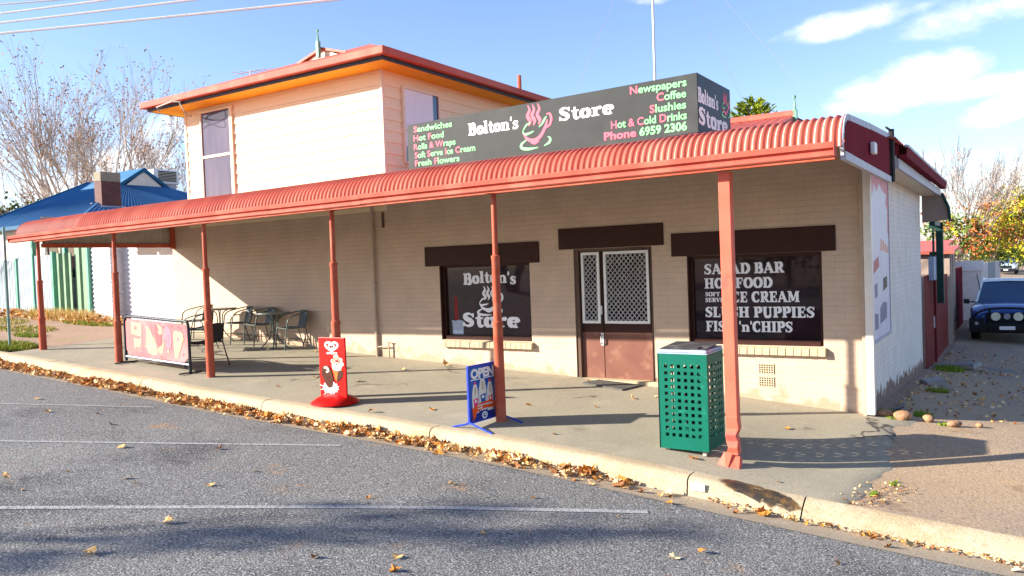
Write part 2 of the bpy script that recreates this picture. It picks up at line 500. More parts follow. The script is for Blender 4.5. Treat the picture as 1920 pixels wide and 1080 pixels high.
M['slab'] = mat('grey_concrete_slab', (.36, .34, .33), (.30, .28, .27), scale=7, rough=.85, bump=.3, bscale=50)
M['silver'] = mat('silver_car_paint', (.40, .48, .58), (.36, .44, .54), scale=2, rough=.25, coat=.6, metallic=.3)
M['signwhite'] = mat('street_sign_white', (.80, .78, .76), (.74, .72, .70), scale=8, rough=.4)
M['galv'] = mat('galvanised_pole', (.22, .34, .32), (.18, .28, .27), scale=6, rough=.4, metallic=.3)

# ------------------------------------------------------------------ mesh helpers
WLOC = {}


class MB:
    def __init__(s):
        s.v, s.f, s.m = [], [], []

    def poly(s, pts, mi=0):
        i = len(s.v)
        s.v += [tuple(p) for p in pts]
        s.f.append(tuple(range(i, i + len(pts))))
        s.m.append(mi)

    def faces(s, verts, faces, mi=0):
        i = len(s.v)
        s.v += [tuple(p) for p in verts]
        for f in faces:
            s.f.append(tuple(i + k for k in f))
            s.m.append(mi)

    def box(s, x0, x1, y0, y1, z0, z1, mi=0):
        s.faces([(x0, y0, z0), (x1, y0, z0), (x1, y1, z0), (x0, y1, z0), (x0, y0, z1), (x1, y0, z1), (x1, y1, z1), (x0, y1, z1)],
                [(0, 3, 2, 1), (4, 5, 6, 7), (0, 1, 5, 4), (1, 2, 6, 5), (2, 3, 7, 6), (3, 0, 4, 7)], mi)

    def prism(s, pts, vec, mi=0):
        n = len(pts)
        a = [Vector(p) for p in pts]
        b = [p + Vector(vec) for p in a]
        fs = [tuple(range(n))[::-1], tuple(range(n, 2 * n))]
        fs += [(k, (k + 1) % n, n + (k + 1) % n, n + k) for k in range(n)]
        s.faces(a + b, fs, mi)

    def tube(s, pts, rad, n=8, mi=0, closed=False, caps=True):
        pts = [Vector(p) for p in pts]
        if not isinstance(rad, (list, tuple)):
            rad = [rad] * len(pts)
        rings = []
        up = None
        for k, p in enumerate(pts):
            if closed:
                t = pts[(k + 1) % len(pts)] - pts[k - 1]
            else:
                t = pts[min(k + 1, len(pts) - 1)] - pts[max(k - 1, 0)]
            t.normalize()
            if up is None:
                up = Vector((0, 0, 1)) if abs(t.z) < .9 else Vector((1, 0, 0))
            e1 = up - t * up.dot(t)
            if e1.length < 1e-4:
                e1 = t.orthogonal()
            e1.normalize()
            up = e1
            e2 = t.cross(e1)
            rings.append([p + (e1 * math.cos(2 * math.pi * j / n) + e2 * math.sin(2 * math.pi * j / n)) * rad[k] for j in range(n)])
        vs = [q for r in rings for q in r]
        fs = []
        K = len(rings)
        for k in range(K if closed else K - 1):
            a, b = k * n, ((k + 1) % K) * n
            for j in range(n):
                fs.append((a + j, a + (j + 1) % n, b + (j + 1) % n, b + j))
        if caps and not closed:
            fs.append(tuple(range(n))[::-1])
            fs.append(tuple((K - 1) * n + j for j in range(n)))
        s.faces(vs, fs, mi)

    def lathe(s, prof, c=(0, 0, 0), n=24, mi=0):
        vs, fs = [], []
        for (r, z) in prof:
            for j in range(n):
                a = 2 * math.pi * j / n
                vs.append((c[0] + r * math.cos(a), c[1] + r * math.sin(a), c[2] + z))
        for k in range(len(prof) - 1):
            for j in range(n):
                fs.append((k * n + j, k * n + (j + 1) % n, (k + 1) * n + (j + 1) % n, (k + 1) * n + j))
        fs.append(tuple(range(n))[::-1])
        fs.append(tuple((len(prof) - 1) * n + j for j in range(n)))
        s.faces(vs, fs, mi)

    def grid(s, rows, mi=0):
        n = len(rows[0])
        vs = [p for r in rows for p in r]
        fs = []
        for k in range(len(rows) - 1):
            for j in range(n - 1):
                fs.append((k * n + j, k * n + j + 1, (k + 1) * n + j + 1, (k + 1) * n + j))
        s.faces(vs, fs, mi)

    def build(s, name, mats, parent=None, smooth=None, bevel=0.0, recalc=True, label=None):
        if not isinstance(mats, (list, tuple)):
            mats = [mats]
        off = WLOC.get(parent.name, Vector((0, 0, 0))) if parent else Vector((0, 0, 0))
        me = bpy.data.meshes.new(name)
        me.from_pydata([tuple(Vector(v) - off) for v in s.v], [], s.f)
        for m in mats:
            me.materials.append(m)
        me.polygons.foreach_set('material_index', s.m)
        if recalc or bevel:
            bm = bmesh.new()
            bm.from_mesh(me)
            if recalc:
                bmesh.ops.recalc_face_normals(bm, faces=bm.faces)
            if bevel:
                es = [e for e in bm.edges if len(e.link_faces) == 2 and e.calc_face_angle(0) > .6]
                bmesh.ops.bevel(bm, geom=es, offset=bevel, segments=2, affect='EDGES', profile=.5, clamp_overlap=True)
            bm.to_mesh(me)
            bm.free()
        if smooth is not None:
            me.shade_smooth()
            me.set_sharp_from_angle(angle=math.radians(smooth))
        o = bpy.data.objects.new(name, me)
        COL.objects.link(o)
        if parent:
            o.parent = parent
            WLOC[o.name] = off.copy()
        if label:
            o['label'] = label
        return o


def tag(o, label=None, cat=None, group=None, kind=None):
    if label:
        o['label'] = label
    if cat:
        o['category'] = cat
    if group:
        o['group'] = group
    if kind:
        o['kind'] = kind
    return o


def thing(name, label, cat, loc=(0, 0, 0), group=None):
    o = bpy.data.objects.new(name, None)
    COL.objects.link(o)
    o.location = loc
    o.empty_display_size = .2
    WLOC[o.name] = Vector(loc)
    return tag(o, label, cat, group)


def sub(name, parent):
    """an assembly inside a thing, at the thing's own origin"""
    o = bpy.data.objects.new(name, None)
    COL.objects.link(o)
    o.parent = parent
    o.empty_display_size = .1
    WLOC[o.name] = WLOC.get(parent.name, Vector((0, 0, 0))).copy()
    return o


def struct(mb, name, m, **k):
    return tag(mb.build(name, m, **k), kind='structure')


def copy_tree(o, parent=None):
    c = o.copy()
    COL.objects.link(c)
    c.parent = parent
    for ch in list(o.children):
        copy_tree(ch, c)
    return c


def smoothpts(pts, sub=5):
    pts = [Vector(p) for p in pts]
    out = []
    for k in range(len(pts) - 1):
        p0, p1, p2, p3 = pts[max(k - 1, 0)], pts[k], pts[k + 1], pts[min(k + 2, len(pts) - 1)]
        for j in range(sub):
            t = j / sub
            out.append(.5 * ((2 * p1) + (p2 - p0) * t + (2 * p0 - 5 * p1 + 4 * p2 - p3) * t * t + (3 * p1 - p0 - 3 * p2 + p3) * t ** 3))
    out.append(pts[-1])
    return out


# ---- flat prints: shapes laid on a panel as thin layers
class Print:
    def __init__(s, o, r, u):
        s.o, s.r, s.u = Vector(o), Vector(r).normalized(), Vector(u).normalized()
        s.n = s.r.cross(s.u).normalized()
        s.mb = MB()
        s.mats = []
        s.layer = 0

    def mi(s, m):
        if m not in s.mats:
            s.mats.append(m)
        return s.mats.index(m)

    def P(s, x, y, d=0):
        return s.o + s.r * x + s.u * y + s.n * d

    def shape(s, pts, m, lift=None):
        if lift is None:
            s.layer += 1
            lift = .0008 + .00035 * s.layer
        s.mb.prism([s.P(x, y, -.0006) for x, y in pts], s.n * (lift + .0006), s.mi(m))

    def ribbon(s, pts, w, m, lift=None):
        n = len(pts)
        if not isinstance(w, (list, tuple)):
            w = [w] * n
        L_, R_ = [], []
        for k in range(n):
            a, b = pts[max(k - 1, 0)], pts[min(k + 1, n - 1)]
            dx, dy = b[0] - a[0], b[1] - a[1]
            l = math.hypot(dx, dy) or 1
            nx, ny = -dy / l, dx / l
            L_.append((pts[k][0] + nx * w[k] / 2, pts[k][1] + ny * w[k] / 2))
            R_.append((pts[k][0] - nx * w[k] / 2, pts[k][1] - ny * w[k] / 2))
        s.shape(L_ + R_[::-1], m, lift)

    def ellipse(s, cx, cy, rx, ry, m, rot=0, n=20):
        c, q = math.cos(rot), math.sin(rot)
        s.shape([(cx + rx * math.cos(a) * c - ry * math.sin(a) * q, cy + rx * math.cos(a) * q + ry * math.sin(a) * c)
                 for a in [2 * math.pi * k / n for k in range(n)]], m)

    def arc(s, cx, cy, rx, ry, a0, a1, w0, w1, m, n=14):
        pts, ws = [], []
        for k in range(n + 1):
            t = k / n
            a = math.radians(a0 + (a1 - a0) * t)
            pts.append((cx + rx * math.cos(a), cy + ry * math.sin(a)))
            ws.append(w0 + (w1 - w0) * math.sin(math.pi * t))
        s.ribbon(pts, ws, m)

    def build(s, name, parent):
        return s.mb.build(name, s.mats, parent, recalc=True)


T, t_ = .27, .12
def stem(x, h=1.0, w=T): return ('b', x, 0, x, h, w)
def ser(x, y, w=.44): return ('b', x - w / 2, y + (.05 if y < .5 else -.05), x + w / 2, y + (.05 if y < .5 else -.05), .10)
GL = {
    'I': ([stem(.22), ser(.22, 0), ser(.22, 1)], .50),
    'L': ([stem(.22), ser(.22, 1), ('b', 0, .06, .70, .06, .12), ('b', .65, 0, .65, .32, .1)], .76),
    'H': ([stem(.22), stem(.74), ('b', .22, .5, .74, .5, .12), ser(.22, 0), ser(.22, 1), ser(.74, 0), ser(.74, 1)], 1.02),
    'F': ([stem(.22), ser(.22, 0), ('b', 0, .94, .70, .94, .12), ('b', .66, .68, .66, 1, .1), ('b', .22, .5, .54, .5, .12), ('b', .52, .36, .52, .64, .09)], .78),
    'E': ([stem(.22), ('b', 0, .06, .70, .06, .12), ('b', .66, 0, .66, .32, .1), ('b', 0, .94, .70, .94, .12), ('b', .66, .68, .66, 1, .1), ('b', .22, .5, .54, .5, .12), ('b', .52, .36, .52, .64, .09)], .80),
    'T': ([stem(.38), ser(.38, 0), ('b', 0, .94, .76, .94, .12), ('b', .05, .66, .05, 1, .1), ('b', .71, .66, .71, 1, .1)], .82),
    'P': ([stem(.22), ser(.22, 0), ('b', 0, .95, .42, .95, .10), ('b', .22, .47, .42, .47, .10), ('a', .40, .71, .25, .24, -90, 90, t_, T)], .80),
    'B': ([stem(.22), ('b', 0, .95, .42, .95, .10), ('b', .22, .53, .44, .53, .10), ('b', 0, .05, .44, .05, .10), ('a', .40, .74, .22, .21, -90, 90, t_, T * .95), ('a', .42, .29, .26, .24, -90, 90, t_, T)], .84),
    'R': ([stem(.22), ser(.22, 0), ('b', 0, .95, .42, .95, .10), ('b', .22, .47, .42, .47, .10), ('a', .40, .71, .24, .24, -90, 90, t_, T), ('b', .44, .48, .72, .04, .24), ('b', .62, .05, .88, .05, .10)], .90),
    'D': ([stem(.22), ('b', 0, .95, .42, .95, .10), ('b', 0, .05, .42, .05, .10), ('a', .38, .5, .40, .45, -90, 90, t_, T)], .92),
    'O': ([('a', .46, .5, .33, .45, -90, 90, t_, T), ('a', .46, .5, .33, .45, 90, 270, t_, T)], .94),
    'C': ([('a', .46, .5, .33, .45, 55, 305, t_, T * 1.05), ('b', .70, .66, .70, .98, .10), ('b', .70, .10, .70, .30, .10)], .86),
    'S': ([('s', ((.58, .80), (.46, .93), (.28, .92), (.14, .77), (.22, .60), (.46, .44), (.56, .27), (.44, .09), (.24, .07), (.10, .20)), (.09, .11, .16, .24, .27, .27, .25, .17, .11, .09)), ('b', .62, .68, .62, .98, .09), ('b', .07, .02, .07, .32, .09)], .74),
    'A': ([('b', .12, .04, .42, .98, .13), ('b', .40, .98, .76, .04, .26), ('b', .22, .33, .62, .33, .11), ser(.12, 0, .28), ser(.76, 0, .40)], .96),
    'M': ([('b', .16, 0, .16, 1, .14), ('b', .22, .97, .52, .12, .25), ('b', .52, .12, .82, .97, .12), stem(.90), ser(.16, 0, .32), ser(.90, 0), ('b', 0, .95, .3, .95, .1), ('b', .80, .95, 1.1, .95, .1)], 1.16),
    'U': ([('b', .22, .28, .22, 1, T), ('b', .70, .28, .70, 1, .14), ('a', .46, .30, .24, .25, 180, 360, T * .8, .16), ser(.22, 1), ser(.70, 1, .32)], .94),
    'V': ([('b', .14, .97, .42, .04, .26), ('b', .44, .04, .70, .97, .13), ser(.14, 1, .40), ser(.70, 1, .30)], .88),
    'o': ([('a', .34, .34, .22, .29, -90, 90, .12, .25), ('a', .34, .34, .22, .29, 90, 270, .12, .25)], .69),
    'l': ([('b', .22, 0, .22, 1.02, .25), ser(.22, 0, .42), ('b', .02, .97, .22, .97, .10)], .47),
    't': ([('s', ((.22, .92), (.22, .6), (.22, .25), (.28, .08), (.40, .05), (.48, .12)), (.10, .25, .25, .22, .13, .09)), ('b', .02, .62, .46, .62, .11)], .50),
    'n': ([('b', .22, 0, .22, .66, .25), ('b', .02, .61, .24, .61, .10), ser(.22, 0, .40), ('s', ((.30, .50), (.42, .61), (.56, .58), (.64, .44), (.64, .2), (.64, 0)), (.10, .12, .18, .25, .25, .25)), ser(.64, 0, .38)], .86),
    'r': ([('b', .22, 0, .22, .66, .25), ('b', .02, .61, .24, .61, .10), ser(.22, 0, .44), ('s', ((.30, .44), (.38, .57), (.50, .58), (.56, .50)), (.10, .16, .22, .16))], .62),
    'e': ([('a', .34, .34, .22, .29, 0, 318, .12, .25), ('b', .20, .36, .60, .36, .10)], .68),
    's': ([('s', ((.44, .54), (.34, .62), (.20, .61), (.12, .50), (.20, .39), (.38, .28), (.44, .17), (.33, .06), (.18, .05), (.08, .14)), (.07, .09, .13, .19, .22, .22, .19, .13, .09, .07)), ('b', .47, .44, .47, .66, .08), ('b', .06, 0, .06, .22, .08)], .58),
    "'": ([('b', .10, .70, .13, 1.02, .15)], .25), ' ': ([], .36), '.': ([('b', .1, 0, .1, .16, .16)], .25)}


def serif(pr, text, x0, x1, y, cap, m, curve=0.0, bold=1.0):
    """draw text between x0 and x1 on baseline y; curve lifts the middle"""
    tot = sum(GL[c][1] for c in text)
    sx = (x1 - x0) / tot
    x = 0
    for c in text:
        mid = (x + GL[c][1] / 2) / tot
        base = y + curve * (1 - (2 * mid - 1) ** 2)
        for i, q in enumerate(GL[c][0]):
            lift = .0012 + .0003 * i
            f = lambda a, b: (x0 + (x + a) * sx, base + b * cap)
            if q[0] == 'b':
                horiz = abs(q[4] - q[2]) < abs(q[3] - q[1])
                w = q[5] * (cap if horiz else sx) * bold
                pr.ribbon([f(q[1], q[2]), f(q[3], q[4])], w, m, lift)
            elif q[0] == 'a':
                pts, ws = [], []
                for k in range(13):
                    a = math.radians(q[5] + (q[6] - q[5]) * k / 12)
                    pts.append(f(q[1] + q[3] * math.cos(a), q[2] + q[4] * math.sin(a)))
                    ws.append((q[7] * abs(math.sin(a)) * cap + q[8] * abs(math.cos(a)) * sx) * bold)
                pr.ribbon(pts, ws, m, lift)
            else:
                ps = smoothpts([(a, b, w) for (a, b), w in zip(q[1], q[2])], 3)
                pr.ribbon([f(p.x, p.y) for p in ps], [p.z * (sx + cap) / 2 * bold for p in ps], m, lift)
        x += GL[c][1]


def plain_text(name, text, o, r, u, x0, x1, y, cap, mats, parent, bold=.03, caps_second=False, shear=0.0):
    """default-font lettering fitted between x0 and x1, capitals take the first material and the rest the second"""
    cu = bpy.data.curves.new(name, 'FONT')
    cu.body = text
    cu.offset = bold
    cu.extrude = .004
    cu.resolution_u = 3
    cu.shear = shear
    for m in mats:
        cu.materials.append(m)
    if len(mats) > 1:
        for i, ch in enumerate(text):
            cu.body_format[i].material_index = 0 if (ch.isupper() or ch == '&' or (caps_second and ch.isalpha())) else 1
    ob = bpy.data.objects.new(name, cu)
    COL.objects.link(ob)
    dg = bpy.context.evaluated_depsgraph_get()
    me = bpy.data.meshes.new_from_object(ob.evaluated_get(dg))
    bpy.data.objects.remove(ob)
    xs = [v.co.x for v in me.vertices]
    a, b = min(xs), max(xs)
    o, r, u = Vector(o), Vector(r).normalized(), Vector(u).normalized()
    n = r.cross(u)
    off = WLOC.get(parent.name, Vector((0, 0, 0)))
    for v in me.vertices:
        X = x0 + (v.co.x - a) / (b - a) * (x1 - x0)
        Y = y + v.co.y * cap / .73
        Z = .0045 if v.co.z > 0 else -.001
        v.co = o + r * X + u * Y + n * Z - off
    ob = bpy.data.objects.new(name, me)
    COL.objects.link(ob)
    ob.parent = parent
    return ob


def cup_logo(pr, x, y, w, h, pink, green, third=True):
    """steaming cup over a saucer in brush strokes, box from x,y of size w,h"""
    f = lambda a, b: (x + a * w, y + b * h)
    k = w
    for dx in (.28, .42, .58):
        ps = smoothpts([(dx, .98, .02), (dx + .05, .86, .07), (dx - .02, .74, .09), (dx + .06, .62, .09), (dx + .01, .52, .02)], 4)
        pr.ribbon([f(p.x, p.y) for p in ps], [p.z * k for p in ps], pink)
    for ps, m in ((((.10, .42, .02), (.16, .35, .06), (.34, .37, .05), (.44, .40, .02)), green),
                  (((.10, .42, .02), (.22, .55, .05), (.34, .58, .02)), green),
                  (((.60, .47, .02), (.70, .53, .05), (.78, .62, .06), (.84, .68, .02)), green),
                  (((.12, .36, .03), (.24, .24, .08), (.44, .19, .10), (.64, .27, .09), (.80, .46, .08), (.86, .60, .04)), pink),
                  (((.78, .42, .03), (.92, .48, .06), (.98, .60, .07), (.94, .72, .06), (.84, .72, .03)), pink),
                  (((.34, .16, .04), (.46, .13, .06), (.60, .17, .03)), pink),
                  (((.20, .22, .03), (.05, .14, .07), (.06, .06, .08), (.26, .02, .07), (.56, .03, .02)), green),
                  (((.74, .05, .02), (.90, .11, .07), (.93, .19, .06), (.86, .24, .02)), green)):
        q = smoothpts(ps, 4)
        pr.ribbon([f(p.x, p.y) for p in q], [p.z * k for p in q], m)


# ------------------------------------------------------------------ terrain
XS = [-400, -80, -40, -24, -15.1, -10.4, -8.67, -4.4, -3, -1.3, 0, 2, 6, 30, 400]
ZS = [1.5, 1.5, 1.35, 1.2, .90, .63, .51, .31, .24, .11, 0, -.14, -.25, -.4, -.5]


def lin(x, xs, zs):
    if x <= xs[0]:
        return zs[0]
    for k in range(len(xs) - 1):
        if x <= xs[k + 1]:
            return zs[k] + (zs[k + 1] - zs[k]) * (x - xs[k]) / (xs[k + 1] - xs[k])
    return zs[-1]


def zw(x):
    return sum(lin(x + d, XS, ZS) for d in (-.5, -.25, 0, .25, .5)) / 5


def sstep(a, b, x):
    t = min(max((x - a) / (b - a), 0), 1)
    return t * t * (3 - 2 * t)


def zpath(x, y):
    dip = .075 * sstep(-1.5, .1, x) * sstep(-.3, -1.9, y) * (1 - .55 * sstep(-2.4, -3.5, y))
    return zw(x) + .035 * max(min(y, 0), -3.85) - .05 * min(max(y, 0), 9) * sstep(-8, 0, x) - dip


def zroad(x, y):
    return zw(x) + .035 * -3.85 - .135 + .022 * min(max(-4.2 - y, 0), 8)


KERB = -3.55
def ground_z(x, y):
    if y < -3.6:
        return zw(x) - .55
    return zpath(x, y) - .014


def axis_pts(fine, lim):
    pts = list(fine)
    d = fine[-1] - fine[-2]
    a = fine[-1]
    while a < lim:
        d *= 1.45
        a += d
        pts.append(a)
    d = fine[1] - fine[0]
    a = fine[0]
    while a > -lim:
        d *= 1.45
        a -= d
        pts.insert(0, a)
    return pts


gx = axis_pts([-30 + .6 * k for k in range(64)], 1500)
gy = axis_pts([-3.62 + .6 * k for k in range(40)], 1500)
mb = MB()
mb.grid([[(x, y, ground_z(x, y)) for x in gx] for y in gy])
struct(mb, 'ground', M['verge'], smooth=60)

mb = MB()
xs = [-90, -70, -55, -45] + [-40 + .5 * k for k in range(101)] + [14, 20, 30, 60]
ys = [-4.2, -4.6, -5.2, -6, -7, -8, -9, -10, -12.2, -14, -18, -24, -34]
mb.grid([[(x, y, zroad(x, y)) for x in xs] for y in ys])
struct(mb, 'road', M['road'], smooth=60)

mb = MB()
xs = [-15.3 + .25 * k for k in range(62)]
def pedge(y):
    return .46 + .05 * math.sin(y * 2.3) + .035 * math.sin(y * 6.1 + 1) + .02 * math.sin(y * 15) + (.12 if y > -.3 else 0)
ys = [KERB + .1 * k for k in range(36)] + [0.0]
mb.grid([[(x, y, zpath(x, y) + .004) for x in xs] + [((xs[-1] + pedge(y)) / 2, y, zpath((xs[-1] + pedge(y)) / 2, y) + .004), (pedge(y) - .03, y, zpath(pedge(y) - .03, y) + .003), (pedge(y), y, zpath(pedge(y), y) - .012)] for y in ys])
struct(mb, 'footpath', M['path'], smooth=60)

# the lane beside the shop, running back to the far street
mb = MB()
rows = []
for y in [KERB, -3, -2.4, -1.8, -1.2, -.6, 0, .6, 1.2, 1.8, 2.4, 3.2, 4, 5, 6, 7, 8, 9, 10, 12, 15, 20, 30, 45, 70, 110, 170]:
    rows.append([(x, y, zpath(x, y) - .006) for x in (.22, .4, .6, .8, 1.0, 1.3, 1.8, 2.4, 3.2, 4, 5, 6)])
mb.grid(rows)
struct(mb, 'lane', M['lane'], smooth=60)

# kerb with joints, dropping to a layback at the lane, and the gutter pan
def kerb_rows(x):
    d = sstep(-.95, 0.05, x)
    zt = zpath(x, KERB) + .012
    zb = zroad(x, -4.2) - .035
    top = zt - .006 * d
    full = [(KERB - .005, top), (-3.70, top + .003), (-3.755, top - .012), (-3.785, top - .045), (-3.80, zb + .03), (-3.81, zb - .02)]
    drop = [(KERB - .005, top), (-3.59, top - .004), (-3.66, top - .03), (-3.74, top - .075), (-3.82, zb + .012), (-3.86, zb - .02)]
    return [(x, a[0] + (b[0] - a[0]) * d, a[1] + (b[1] - a[1]) * d) for a, b in zip(full, drop)]


mb = MB()
joints = [-60, -45, -38, -31, -25.4, -22.4, -19.4, -16.4, -13.4, -10.45, -7.5, -4.42, -1.12, -.02, 3, 6, 14]
for a, b in zip(joints[:-1], joints[1:]):
    n = max(2, int((b - a) / .25))
    wob = R.uniform(-.006, .006)
    rows = []
    for k in range(n + 1):
        x = a + .007 + (b - a - .014) * k / n
        rows.append([(p[0], p[1] + wob, p[2] + wob * .6) for p in kerb_rows(x)])
    mb.grid(rows)
struct(mb, 'kerb', M['concrete'], smooth=50)
mb = MB()
xs = [-60, -50] + [-40 + .5 * k for k in range(100)] + [14]
mb.grid([[(x, y, zroad(x, -4.2) + dz) for x in xs] for y, dz in ((-3.79, -.034), (-3.95, -.03), (-4.1, -.012), (-4.235, .006))])
struct(mb, 'gutter', M['gutterpan'], smooth=50)

# worn white parking lines
def road_hit(px, py):
    r = ray(px, py)
    t = 4.0
    while True:
        p = CAM + r * t
        if p.z < zroad(p.x, p.y):
            return p
        t += .01


for (p, q, w) in (((-60, 953), (1215, 961), .085), ((-60, 826), (640, 836), .07), ((-40, 757), (292, 764), .06)):
    a, b = road_hit(*p), road_hit(*q)
    a.z = b.z = 0
    d = (b - a).normalized()
    nrm = Vector((-d.y, d.x, 0)) * w / 2
    n = 24
    mb = MB()
    mb.grid([[(*(a + (b - a) * k / n + nrm * s).xy, 0) for k in range(n + 1)] for s in (-1, 1)])
    mb.v = [(x, y, zroad(x, y) + .005) for x, y, z in mb.v]
    struct(mb, 'parking_line', M['line'])

# ------------------------------------------------------------------ the shop
shop = thing('shop_building', 'cream painted brick corner shop with a two storey weatherboard end and red roof', 'shop', (0, 0, 0))
W1 = (-7.10, -5.20, .87, 2.21)
W2 = (-2.43, -.53, .90, 2.21)
DR = (-4.36, -3.00, .29, 2.39)
ZT = 3.62


def wall_front(x0, x1, z0, z1, holes, y=0.0, depth=.13):
    mb = MB()
    xc = sorted({x0, x1, *[h[0] for h in holes], *[h[1] for h in holes]})
    zc = sorted({z0, z1, *[h[2] for h in holes], *[h[3] for h in holes]})
    for a, b in zip(xc[:-1], xc[1:]):
        for c, d in zip(zc[:-1], zc[1:]):
            if any(h[0] <= a and b <= h[1] and h[2] <= c and d <= h[3] for h in holes):
                continue
            mb.poly([(a, y, c), (b, y, c), (b, y, d), (a, y, d)])
    for a, b, c, d in holes:
        e = y + depth
        mb.poly([(a, y, c), (a, y, d), (a, e, d), (a, e, c)])
        mb.poly([(b, y, d), (b, y, c), (b, e, c), (b, e, d)])
        mb.poly([(a, y, d), (b, y, d), (b, e, d), (a, e, d)])
        mb.poly([(b, y, c), (a, y, c), (a, e, c), (b, e, c)])
    return mb


mb = wall_front(-15.0, 0, -.6, ZT, [W1, W2, DR])
mb.poly([(-15, 0, -.6), (-15, 0, ZT), (-15, 7.4, ZT), (-15, 7.4, -.6)])
mb.build('front_wall', M['wall'], shop, recalc=False)
mb = MB()
mb.poly([(0, 0, -.9), (0, 7.4, -.9), (0, 7.4, 3.42), (0, 0, ZT)])
mb.poly([(0, 7.4, -.9), (-15, 7.4, -.9), (-15, 7.4, ZT), (0, 7.4, 3.42)])
mb.build('side_wall', M['side'], shop, recalc=False)


def box_part(name, m, x0, x1, y0, y1, z0, z1, parent=shop, bevel=0.0, label=None):
    mb = MB()
    mb.box(x0, x1, y0, y1, z0, z1)
    return mb.build(name, m, parent, bevel=bevel, label=label)


box_part('lintel', M['brown'], -7.43, -5.00, -.022, .10, 2.20, 2.555, bevel=.008)
box_part('lintel', M['brown'], -4.62, -2.80, -.022, .10, 2.395, 2.735, bevel=.008)
box_part('lintel', M['brown'], -2.68, -.345, -.022, .10, 2.212, 2.56, bevel=.008)


def sill(x0, x1, z, parent):
    """brick-on-edge sloping sill"""
    mb = MB()
    n = int((x1 - x0) / .105)
    w = (x1 - x0) / n
    for k in range(n):
        a, b = x0 + k * w + .004, x0 + (k + 1) * w - .004
        j = R.uniform(-.006, .006)
        mb.prism([(a, .09, z + .012), (a, -.075 + j, z - .028), (a, -.085 + j, z - .125), (a, .09, z - .11)], (b - a, 0, 0))
    mb.box(x0 + .005, x1 - .005, -.055, .08, z - .12, z - .02)
    return mb.build('sill', M['sillb'], parent, bevel=.004)


def shop_window(W, lines):
    w = sub('window', shop)
    a, b, c, d = W
    mb = MB()
    fw, y0, y1 = .06, .06, .125
    mb.box(a, a + fw, y0, y1, c, d)
    mb.box(b - fw * .7, b, y0, y1, c, d)
    mb.box(a + fw, b - fw * .7, y0 - .002, y1, d - .05, d)
    mb.box(a + fw, b - fw * .7, y0 - .03, y1, c, c + .075)
    mb.box(a - .01, a + .012, -.012, .06, c, d + .003)
    mb.build('frame', M['jamb'] if False else M['brown'], w, bevel=.004)
    mb = MB()
    mb.box(a + fw, b - fw * .7, .100, .112, c + .075, d - .05)
    mb.build('pane', M['glass'], w)
    sill(a + .02, b + .04, c - .0, w)
    lines(w)
    return w


def w1_text(w):
    o = (0, .0995, 0)
    pr = Print(o, (1, 0, 0), (0, 0, 1))
    serif(pr, "Bolton's", -6.66, -5.53, 1.835, .205, M['vinyl'], curve=.045, bold=1.05)
    serif(pr, "Store", -6.71, -5.49, 1.10, .245, M['vinyl'], bold=1.12)
    cup_logo(pr, -6.38, 1.30, .56, .53, M['vinyl'], M['vinyl'])
    pr.build('lettering', w)
    mb = MB()                                     # printed card and red bottle standing inside on the sill, seen against the pane
    pr = Print(o, (1, 0, 0), (0, 0, 1))
    pr.shape([(-6.93, .955), (-6.70, .955), (-6.69, 1.20), (-6.78, 1.22), (-6.88, 1.20), (-6.945, 1.215)], M['lidblue'])
    pr.shape([(-6.885, 1.22), (-6.80, 1.22), (-6.805, 1.58), (-6.825, 1.66), (-6.86, 1.66), (-6.88, 1.58)], M['deepred'])
    pr.build('sticker', w)


def w2_text(w):
    pr = Print((0, .0995, 0), (1, 0, 0), (0, 0, 1))
    v = M['vinyl']
    serif(pr, "SALAD BAR", -2.215, -1.05, 1.93, .155, v)
    serif(pr, "HOT FOOD", -2.215, -1.22, 1.72, .152, v)
    serif(pr, "SOFT", -2.21, -1.985, 1.604, .062, v)
    serif(pr, "SERVE", -2.21, -1.93, 1.518, .062, v)
    serif(pr, "ICE CREAM", -1.885, -.85, 1.512, .155, v)
    serif(pr, "SLUSH PUPPIES", -2.215, -.652, 1.292, .155, v)
    serif(pr, "FISH 'n'CHIPS", -2.21, -.953, 1.082, .155, v)
    pr.build('lettering', w)
    mb = MB()                                     # security mesh behind the top right of the glass
    pr = Print((0, .0985, 0), (1, 0, 0), (0, 0, 1))


shop_window(W1, w1_text)
shop_window(W2, w2_text)

